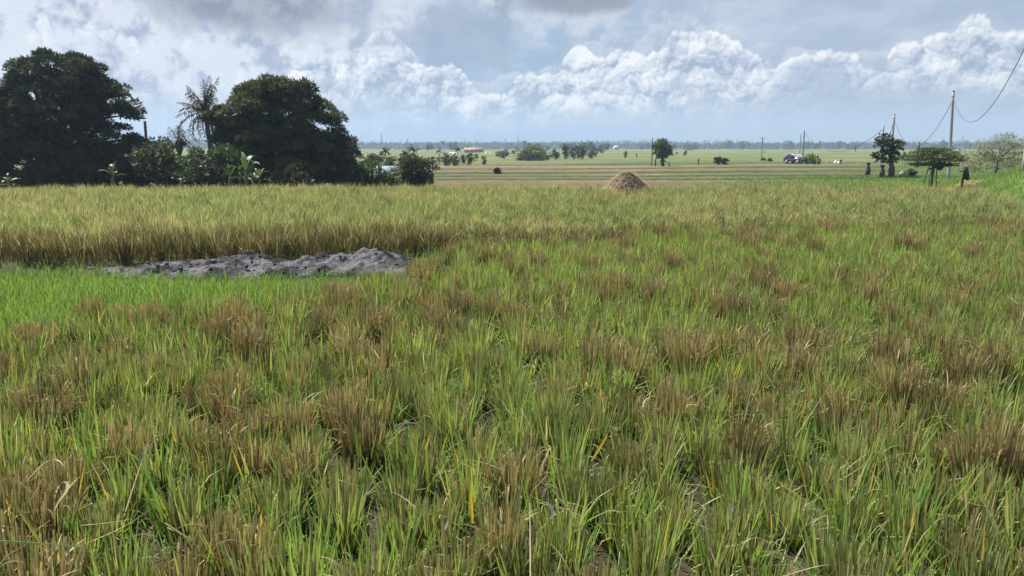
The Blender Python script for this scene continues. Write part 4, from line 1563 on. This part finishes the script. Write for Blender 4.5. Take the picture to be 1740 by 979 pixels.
# ------------------------------------------------------------------ vehicles and small things by the far lane
x, y, _ = pos(1351, 284, 122)
z = gz(x, y) + .02
car = thing('parked_car', (x, y, z), 'small dark navy car with a pale windscreen parked on the far field lane', 'car', rz=R(-62))
prof = [(-1.75, .35), (-1.72, .75), (-1.45, .98), (-.9, 1.42), (.25, 1.46), (.85, 1.0), (1.55, .85), (1.78, .62), (1.78, .35)]
b = MB()
for sgn in (1,):
    lft = [(p, -.78 if q < 1 else -.62, q) for p, q in prof]
    rgt = [(p, .78 if q < 1 else .62, q) for p, q in prof]
    n = len(prof)
    v = lft + rgt
    q = [(i, i + 1, n + i + 1, n + i) for i in range(n - 1)] + [(0, n, 2 * n - 1, n - 1)]
    tl = [(0, i + 1, i) for i in range(1, n - 1)] + [(n, n + i, n + i + 1) for i in range(1, n - 1)]
    b.add(v, q, tl, (.03, .03, .075))
b.build('body', M_CARPAINT, car)
b = MB()
b.add([(.29, -.56, 1.44), (.29, .56, 1.44), (.85, .66, 1.03), (.85, -.66, 1.03)], [(0, 1, 2, 3)], None, (.42, .47, .53))  # pale pane colour paints in the sky reflected by the glass
ws = b.build('windscreen', M_GLASS, car)
ws.location = (.02, 0, .02)
for sy in (-1, 1):
    b = MB()
    b.add([(-1.2, sy * .74, 1.03), (.6, sy * .74, 1.03), (.15, sy * .66, 1.36), (-.85, sy * .66, 1.36)], [(0, 1, 2, 3)], None, (.03, .035, .04))
    b.build('side_window', M_GLASS, car)
    b = MB()
    b.box((1.76, sy * .55, .68), (.06, .28, .14), col=(.7, .7, .68))
    b.build('headlight', M_GLASS, car)
for wx in (-1.1, 1.1):
    for sy in (-1, 1):
        w = MB()
        v = MB()
        w.tube([(wx, sy * .66, .3), (wx, sy * .82, .3)], .3, 16, (.015, .015, .016))
        wo = w.build('wheel', M_PAINT, car)
        v.tube([(wx, sy * .8, .3), (wx, sy * .835, .3)], .17, 12, (.4, .4, .42))
        v.build('rim', M_PAINT, wo)

x, y, _ = pos(1366, 284, 120)
z = gz(x, y)
mb_ = thing('motorbike', (x, y, z), 'dark motorbike parked between the car and the light green bush', 'motorbike', rz=R(20))
b = MB()
b.tube([(-.45, 0, .75), (-.1, 0, .72), (.15, 0, .6), (.4, 0, .85), (.5, 0, .95)], (.12, .16, .12, .1, .06), 8, (.05, .055, .07))
b.build('body', M_CARPAINT, mb_, True)
b = MB()
b.tube([(-.5, 0, .84), (-.2, 0, .86), (.05, 0, .8)], (.08, .12, .06), 8, (.02, .02, .02))
b.build('seat', M_PAINT, mb_, True)
b = MB()
b.tube([(.42, -.32, 1.05), (.38, 0, .98), (.42, .32, 1.05)], .025, 6, (.03, .03, .03))
b.build('handlebar', M_PAINT, mb_, True)
for wx in (-.6, .62):
    b = MB()
    b.tube([(wx, -.05, .29), (wx, .05, .29)], .29, 18, (.015, .015, .016))
    w = b.build('wheel', M_PAINT, mb_)
    b = MB()
    b.tube([(wx, -.055, .29), (wx, .055, .29)], .18, 12, (.3, .3, .32))
    b.build('rim', M_PAINT, w)
make_bush(1378, 119, 263, 26, 'light green bush right of the parked car', 91, cols=((.07, .12, .025), (.22, .30, .07)), n_clump=40, n_leaf=40, L=.3, W=.15, cr=.3)
x, y, zt = pos(1389, 264, 117)
z = gz(x, y)
sg = thing('marker_sign', (x, y, z), 'slim pale pole with a small dark sign, right of the light green bush', 'sign')
b = MB()
b.tube([(0, 0, -.2), (0, 0, zt - z)], .05, 8, (.6, .6, .58))
b.build('pole', M_POLE, sg)
b = MB()
b.box((.02, -.08, zt - z - .22), (.3, .05, .42), col=(.07, .07, .09))
b.build('panel', M_PAINT, sg)
b = MB()
b.box((-.16, -.06, zt - z - .2), (.06, .05, .5), col=(.7, .7, .7))
b.build('frame', M_PAINT, sg)


def sack(px, py, D, label, s, seed, col=(.7, .7, .68)):
    r = np.random.RandomState(seed)
    x, y, _ = pos(px, py, D)
    b = MB()
    b.lathe([(0, 0), (.30 * s, .02), (.36 * s, .2 * s), (.30 * s, .42 * s), (.12 * s, .56 * s), (.15 * s, .66 * s), (0, .67 * s)], 12, (0, 0, 0), col)
    o = b.build('white_sack', M_WALL, None, True)
    o.location = (x, y, gz(x, y))
    tag(o, label, 'sack')


sack(1420, 283, 119, 'white sack on the lane, left one of the pair by the narrow dark post', .9, 1)
sack(1425, 284, 118, 'smaller white sack leaning toward the narrow dark post', .75, 2)
sack(1404, 284, 119, 'tiny pale sack lying between the orange wrapped post and the white pair', .45, 3, (.5, .5, .46))
sack(1534, 296, 66, 'pale sack lying in the grass right of the pole pair', .7, 4, (.3, .3, .22))

make_bush(1221, 118, 268, 11, 'taller of the two small dark bushes in the green field', 92, cols=((.02, .035, .015), (.05, .07, .025)), n_clump=18, n_leaf=40, L=.25, W=.13, cr=.2)
make_bush(1233, 118, 270, 9, 'shorter of the two small dark bushes in the green field', 93, cols=((.02, .035, .015), (.05, .07, .025)), n_clump=14, n_leaf=40, L=.25, W=.13, cr=.2)
make_bush(845, 78, 288, 10, 'lone dark round bush on the brown terrace', 94, cols=((.012, .016, .01), (.03, .035, .015)), n_clump=14, n_leaf=40, L=.2, W=.1, cr=.15)
make_bush(1549, 66, 293, 16, 'low bush on the verge left of the staked sapling', 95, n_clump=16, n_leaf=40, cr=.2)
make_bush(1297, 160, 273, 8, 'small bush near the far pole left of the car', 96, cols=((.03, .05, .02), (.07, .1, .035)), n_clump=12, n_leaf=30, L=.3, W=.15, cr=.25)
make_bush(1308, 150, 276, 6, 'tiny bluish bush in the field left of the car', 97, cols=((.03, .05, .03), (.06, .09, .05)), n_clump=10, n_leaf=30, L=.3, W=.15, cr=.2)

# ------------------------------------------------------------------ far trees: a few kinds, copied with their parts
def far_tree(kind, seed):
    r = np.random.RandomState(seed)
    if kind == 'palm':
        t = make_palm((0, 0, 0), 7.5, 'far palm', seed, n=14, L=2.4, lean=.4, ups=.9, rtr=.2, wid=.16, nl=12, ll=.8, cols=((.03, .05, .025), (.07, .09, .04)), name='palm')
        return t
    if kind == 'broad':
        lo = [(r.uniform(-2.4, 2.4), r.uniform(-1.5, 1.5), r.uniform(2.2, 4.2), r.uniform(1.2, 2.0)) for _ in range(7)]
        co = ((.03, .05, .022), (.075, .10, .04))
    elif kind == 'tall':
        lo = [(r.uniform(-.9, .9), r.uniform(-.9, .9), z, r.uniform(.9, 1.5)) for z in (2.0, 3.2, 4.4, 5.6, 6.4)]
        co = ((.025, .042, .02), (.06, .08, .035))
    else:
        lo = [(r.uniform(-3, 3), r.uniform(-1, 1), r.uniform(.9, 1.9), r.uniform(.8, 1.3)) for _ in range(7)]
        co = ((.05, .08, .03), (.12, .15, .06))
    return make_tree('tree', (0, 0, 0), 'far tree', 'tree', lo, (2.2, .22, .14), 6, 46, 22, .7, .75, .5, co, seed, mat=M_FAR)


KINDS = {k: [far_tree(k, 200 + i * 10 + j) for j in range(3)] for i, k in enumerate(('broad', 'tall', 'low', 'palm'))}
KH = {'broad': 5.6, 'tall': 7.6, 'low': 2.9, 'palm': 8.6}
USED = set()
r = np.random.RandomState(77)


def put_far(kind, px, D, py_top, label, group=None, sx=1.0, cat=None):
    k = KINDS[kind][r.randint(3)]
    first = k.name not in USED
    o = k if first else copy_tree(k)
    USED.add(k.name)
    x, y, zt = pos(px, py_top, D)
    z = gz(x, y)
    s = max(zt - z, .6) / KH[kind]
    o.location = (x, y, z)
    o.rotation_euler = (0, 0, r.uniform(0, 6.28))
    o.scale = (s * sx, s * sx, s)
    tag(o, label, cat or ('palm' if kind == 'palm' else 'tree'), group)


for kind, px, D, top, lab, sx in [
    ('palm', 656, 75, 252, 'far palm standing behind the hut roof', 1),
    ('palm', 701, 72, 248, 'tallest far palm, between the hut and the dark bush', 1),
    ('palm', 689, 70, 256, 'bushy far palm just left of the tallest far palm', 1),
    ('palm', 746, 125, 254, 'far palm above the short pale pole', 1),
    ('palm', 778, 140, 252, 'far palm left of the orange roofed building', 1),
    ('palm', 754, 420, 240, 'thin far palm poking above the tree line, left of the orange roof', 1),
    ('palm', 775, 430, 241, 'thin far palm poking above the tree line, nearest the orange roof', 1),
    ('palm', 892, 420, 240, 'far palm above the pale willowy tree', 1),
    ('broad', 757, 118, 262, 'dark far tree right of the short pale pole', 1.0),
    ('broad', 772, 118, 265, 'dark far bushy tree in the hollow below the far palm', 1.0),
    ('broad', 800, 125, 262, 'dark rounded tree below the orange roofed building', .9),
    ('broad', 735, 110, 268, 'dark far tree left of the short pale pole', 1.0),
    ('broad', 712, 70, 270, 'grey green tree behind the dark bush of the grove', .9),
    ('broad', 670, 72, 268, 'grey green tree behind the hut', .9),
    ('broad', 622, 70, 266, 'grey green tree behind the tall banana clump', 1),
    ('low', 823, 130, 272, 'small scrubby bush at the end of the dark far trees', .5),
    ('broad', 857, 200, 255, 'dark tree left of the pale willowy tree', 1),
    ('broad', 848, 220, 258, 'lower dark tree left of the pale willowy tree', 1.1),
    ('tall', 960, 190, 246, 'tallest dark tree of the far row right of the willowy tree', .9),
    ('broad', 945, 185, 255, 'dark broad tree at the left of the far row', 1),
    ('broad', 975, 190, 252, 'dark broad tree in the middle of the far row', 1),
    ('broad', 990, 195, 250, 'dark broad tree in the far row, right of its middle', 1),
    ('tall', 983, 200, 247, 'slim dark tree rising from the middle of the far row', .8),
    ('broad', 1006, 200, 254, 'dark broad tree ending the far row on the right', 1),
    ('broad', 822, 150, 266, 'dark rounded tree right below the orange roof, at the edge of the green field', .8),
    ('tall', 786, 128, 262, 'slim dark tree in the clump left of the rounded tree below the orange roof', .8),
    ('broad', 765, 150, 266, 'grey green tree filling the clump behind the short pale pole', 1.1),
    ('broad', 690, 95, 264, 'grey green tree crowding behind the tallest far palm', 1),
    ('broad', 640, 100, 264, 'grey green tree between the hut and the rounded mango tree', 1.1),
    ('broad', 872, 260, 256, 'dim tree just left of the pale willowy tree', 1),
    ('broad', 1022, 300, 254, 'dim tree beyond the right end of the far row', 1.1),
    ('low', 932, 180, 264, 'dark scrub at the foot of the far row', .7),
    ('broad', 1062, 200, 258, 'small dark tree alone in the fields left of the round tree', .55),
    ('tall', 1082, 220, 261, 'tiny upright tree left of the round tree', .6),
    ('broad', 1164, 260, 256, 'small dark tree alone in the fields right of the round tree', .6),
    ('low', 1150, 300, 262, 'faint scrub patch right of the round tree', .8),
    ('tall', 1096, 240, 263, 'tiny paired shrub by the slim dark pole', .5),
    ('low', 1009, 270, 267, 'small dark mound of scrub below the far row', .5),
    ('broad', 1299, 330, 257, 'faint tree below the arm of the far pole left of the car', .5),
    ('tall', 1454, 420, 251, 'small upright tree at the far edge of the tan field', .6),
    ('tall', 282, 80, 232, 'pale feathery tree between the rusty post and the short palm', .7),
    ('broad', 262, 85, 238, 'faint pale tree behind the rusty post', .7),
]:
    put_far(kind, px, D, top, lab, None, sx)

for i in range(110):
    if i % 6 == 0:
        pc = r.uniform(590, 1745)
        Dc = r.uniform(380, 700) if pc < 1040 else r.uniform(620, 900)
    px = pc + r.normal(0, 11)
    D = Dc * r.uniform(.95, 1.05)
    top = r.uniform(243, 251) if pc < 1040 else r.uniform(240, 248)
    kd = r.choice(['broad', 'tall', 'palm', 'broad', 'low'], p=[.36, .2, .16, .18, .1])
    if kd == 'low':
        top += 5
    put_far(kd, px, D, top, 'palm in the hazy far tree line' if kd == 'palm' else 'hazy far tree along the horizon tree line', 'palms in the far tree line' if kd == 'palm' else 'trees in the far tree line', 1.0)

# any kind that was never placed stays out of the scene
for ks in KINDS.values():
    for k in ks:
        if k.name not in USED:
            for ch in list(k.children):
                bpy.data.objects.remove(ch)
            bpy.data.objects.remove(k)


def build_treeline():
    r = np.random.RandomState(99)
    b = MB()
    for D, hmean in ((950, 7.5), (1080, 9), (1250, 10), (1500, 12), (1800, 15)):
        xs = np.arange(-.75 * D, .8 * D, 4.2)
        xs = xs + r.uniform(-2, 2, len(xs))
        hs = hmean * (.30 + .95 * fbm(xs * .011, xs * 0 + D, 131, 5, .6)) * r.uniform(.8, 1.15, len(xs))
        for x, h in zip(xs, hs):
            y = D + r.uniform(-30, 30)
            n = 46
            w = r.uniform(4, 7.5)
            u = unit(r, n)
            p = np.array((x, y, gz(x, y) + h * .5)) + u * np.array((w, w, h * .5)) * r.uniform(.5, 1, (n, 1))
            leaves(b, p, u, 3.0, 2.2, lerp(np.array((.03, .05, .025)), np.array((.06, .085, .04)), np.clip(r.uniform() + r.normal(0, .2, n), 0, 1)), r, 0)
            if r.uniform() < .05:
                z0 = gz(x, y)
                hh = h * r.uniform(1.15, 1.5)
                b.tube([(x, y, z0), (x + 1, y, z0 + hh)], .35, 4, (.06, .06, .05))
                n = 12
                u = unit(r, n)
                leaves(b, np.repeat([[x + 1, y, z0 + hh]], n, 0), u, 3.0, 1.0, np.array((.035, .05, .03)), r, .3)
    o = b.build('treeline', M_FAR)
    tag(o, 'hazy band of distant trees along the horizon', 'trees', kind='stuff')

build_treeline()

# ------------------------------------------------------------------ far buildings and masts
def house(px, D, py_ridge, w, d, hr, label, rcol, wcol, rz=0, wins=3):
    x, y, zt = pos(px, py_ridge, D)
    z = gz(x, y)
    h = zt - z
    t = thing('house', (x, y, z), label, 'building', rz=rz)
    b = MB()
    b.box((0, 0, (h - hr) / 2), (w * .94, d * .9, h - hr), col=wcol)
    b.build('wall', M_WALL, t)
    b = MB()
    e = h - hr
    v = [(-w / 2, -d / 2, e), (w / 2, -d / 2, e), (w / 2 - .6, 0, h), (-w / 2 + .6, 0, h), (-w / 2, d / 2, e), (w / 2, d / 2, e)]
    v += [(p[0], p[1], p[2] - .2) for p in v]
    b.add(v, [(0, 1, 2, 3), (3, 2, 5, 4), (7, 6, 9, 8), (8, 9, 10, 11), (0, 6, 7, 1), (4, 5, 11, 10), (0, 3, 9, 6), (3, 4, 10, 9), (1, 7, 8, 2), (2, 8, 11, 5)], None, rcol)
    b.build('roof', M_ROOF, t)
    for k in range(wins):
        b = MB()
        b.box(((k - (wins - 1) / 2) * w * .8 / max(wins, 1), -d * .45 - .02, (h - hr) * .5), (1.1, .1, 1.3), col=(.08, .09, .1))
        b.build('window', M_GLASS, t)
    return t


house(805, 430, 251, 11.2, 5, 1.1, 'long building with an orange roof at the tree line', (.36, .21, .15), (.34, .28, .2), .05, 4)
house(1047, 700, 247.5, 4.2, 5, .9, 'small white building among the far trees', (.5, .5, .52), (.55, .55, .55), .1, 2)
house(829, 420, 258, 4, 5, 1.0, 'small pale building right of the orange roof', (.45, .42, .38), (.55, .5, .42), 0, 1)
house(770, 330, 259, 4, 5, 1.0, 'low pale building left of the orange roof', (.5, .5, .48), (.6, .58, .52), 0, 2)


def mast(px, D, py_top, label, w):
    x, y, zt = pos(px, py_top, D)
    z = gz(x, y)
    h = zt - z
    b = MB()
    for sx in (-1, 1):
        for sy in (-1, 1):
            b.tube([(sx * w, sy * w, -1), (sx * w * .25, sy * w * .25, h)], .18, 4, (.25, .25, .27))
    for k in range(14):
        f0, f1 = k / 14, (k + 1) / 14
        w0, w1 = w * (1 - .75 * f0), w * (1 - .75 * f1)
        sg_ = 1 if k % 2 else -1
        for sy in (-1, 1):
            b.tube([(-sg_ * w0, sy * w0, f0 * h), (sg_ * w1, sy * w1, f1 * h)], .12, 4, (.25, .25, .27))
    o = b.build('radio_mast', M_POLE)
    o.location = (x, y, z)
    tag(o, label, 'mast')


mast(648, 900, 225, 'thin radio mast on the horizon right of the rounded mango tree', 1.2)
mast(880, 950, 226, 'thin radio mast on the horizon above the pale willowy tree', 1.2)
mast(1636, 800, 230, 'thin radio mast on the horizon right of the tallest pole', 1.1)

# ------------------------------------------------------------------ single leaves and scraps in the foreground
def ribbon(name, label, cat, pts, wid, col, mat=None, side=None):
    p = np.array(pts, float)
    n = len(p)
    w = np.interp(np.linspace(0, 1, n), np.linspace(0, 1, len(wid)), wid) * .34 * rng.uniform(.75, 1.15, n)
    sd = np.array(side if side is not None else (1, .2, .1))
    v = np.stack([p - sd * w[:, None], p + np.array((0, -.003, .002)), p + sd * w[:, None]], 1).reshape(-1, 3)
    c0 = v.mean(0)
    q = [(i * 3 + k, i * 3 + k + 1, (i + 1) * 3 + k + 1, (i + 1) * 3 + k) for i in range(n - 1) for k in range(2)]
    b = MB()
    b.add(v - c0, q, None, col)
    o = b.build(name, mat or M_STRAW, None, True)
    o.location = c0
    return tag(o, label, cat)


def arc(pix, D, dd=0):
    k = np.array(pix, float)
    s = np.linspace(0, len(k) - 1, 14)
    xs, ys = [np.interp(s, np.arange(len(k)), k[:, i]) for i in (0, 1)]
    for _ in range(2):
        xs[1:-1] = (xs[:-2] + 2 * xs[1:-1] + xs[2:]) / 4
        ys[1:-1] = (ys[:-2] + 2 * ys[1:-1] + ys[2:]) / 4
    return [pos(a, b, D + dd * i / 13) for i, (a, b) in enumerate(zip(xs, ys))]


ribbon('dry_leaf', 'pale curled dry leaf hooked at its tip, at the left of the foreground', 'dry leaf',
       arc([(92, 868), (100, 850), (112, 838), (117, 822), (108, 818)], 2.75, -.05), (.006, .012, .02, .018, .008), (.62, .54, .44))
ribbon('dry_leaf', 'arched pale straw leaf above the curled dry leaf', 'dry leaf',
       arc([(45, 818), (60, 800), (78, 783), (98, 780), (108, 792)], 2.95, -.1), (.005, .010, .014, .012, .004), (.55, .48, .30))
ribbon('yellow_leaf', 'bright yellow rice leaf leaning right above the tan tufts in the middle', 'rice leaf',
       arc([(1005, 784), (1016, 765), (1026, 750), (1034, 734)], 2.9, .03), (.010, .020, .014, .002), (.62, .45, .05), M_BLADE)
ribbon('yellow_leaf', 'upright yellow orange rice leaf in the centre foreground', 'rice leaf',
       arc([(803, 890), (801, 860), (799, 830), (797, 805)], 2.5, .03), (.012, .018, .013, .002), (.62, .40, .06), M_BLADE)
ribbon('yellow_leaf', 'broad yellow rice leaf leaning left near the bottom left corner', 'rice leaf',
       arc([(70, 925), (55, 900), (38, 875), (24, 852)], 2.3, .03), (.012, .020, .016, .004), (.45, .38, .10), M_BLADE)
ribbon('yellow_leaf', 'thin yellow rice leaf lying right of the tan tufts', 'rice leaf',
       arc([(1320, 816), (1335, 828), (1350, 838), (1364, 848)], 2.8, -.03), (.003, .010, .012, .006), (.60, .44, .10), M_BLADE, (.2, .2, 1))
ribbon('green_stem', 'long green stem lying across the bottom left corner', 'stem',
       arc([(-30, 918), (30, 921), (90, 925), (150, 932)], 2.25, .05), (.006, .008, .006, .003), (.14, .24, .06), M_BLADE, (0, .3, 1))
ribbon('plastic_scrap', 'crumpled white plastic scrap caught among the tan tufts in the middle', 'plastic scrap',
       arc([(928, 852), (936, 862), (942, 872), (936, 882)], 2.75, -.02), (.008, .018, .022, .008), (.55, .52, .50))
ribbon('husk', 'small white husk on a straw left of the yellow orange leaf', 'husk',
       arc([(756, 902), (758, 893), (760, 885)], 2.5, 0), (.006, .018, .008), (.5, .45, .38))
ribbon('husk', 'small white husk right of the yellow orange leaf', 'husk',
       arc([(825, 892), (825, 884), (823, 876)], 2.45, 0), (.006, .016, .006), (.5, .46, .4))
ribbon('dry_leaf', 'upright grey white dry leaf left of the centre foreground', 'dry leaf',
       arc([(246, 800), (245, 780), (243, 760)], 3.1, .02), (.005, .013, .004), (.42, .36, .27))
ribbon('dry_leaf', 'bent pale leaf sticking up at the bottom, left of the centre', 'dry leaf',
       arc([(640, 960), (634, 930), (628, 890)], 2.3, .05), (.009, .011, .005), (.42, .32, .2))

# ------------------------------------------------------------------ haze
HZ_D = 0.00042
m, t, out = material('haze_air')
pv = t.new('ShaderNodeVolumePrincipled')
pv.inputs['Color'].default_value = (.46, .60, .84, 1)
pv.inputs['Density'].default_value = HZ_D
pv.inputs['Anisotropy'].default_value = 0.2
t.l.new(pv.outputs[0], out.inputs['Volume'])
b = MB()
b.box((0, 1050, 22), (4200, 2500, 84), col=(1, 1, 1))
o = b.build('haze', m)
tag(o, 'thin haze over the fields', 'haze', kind='stuff')
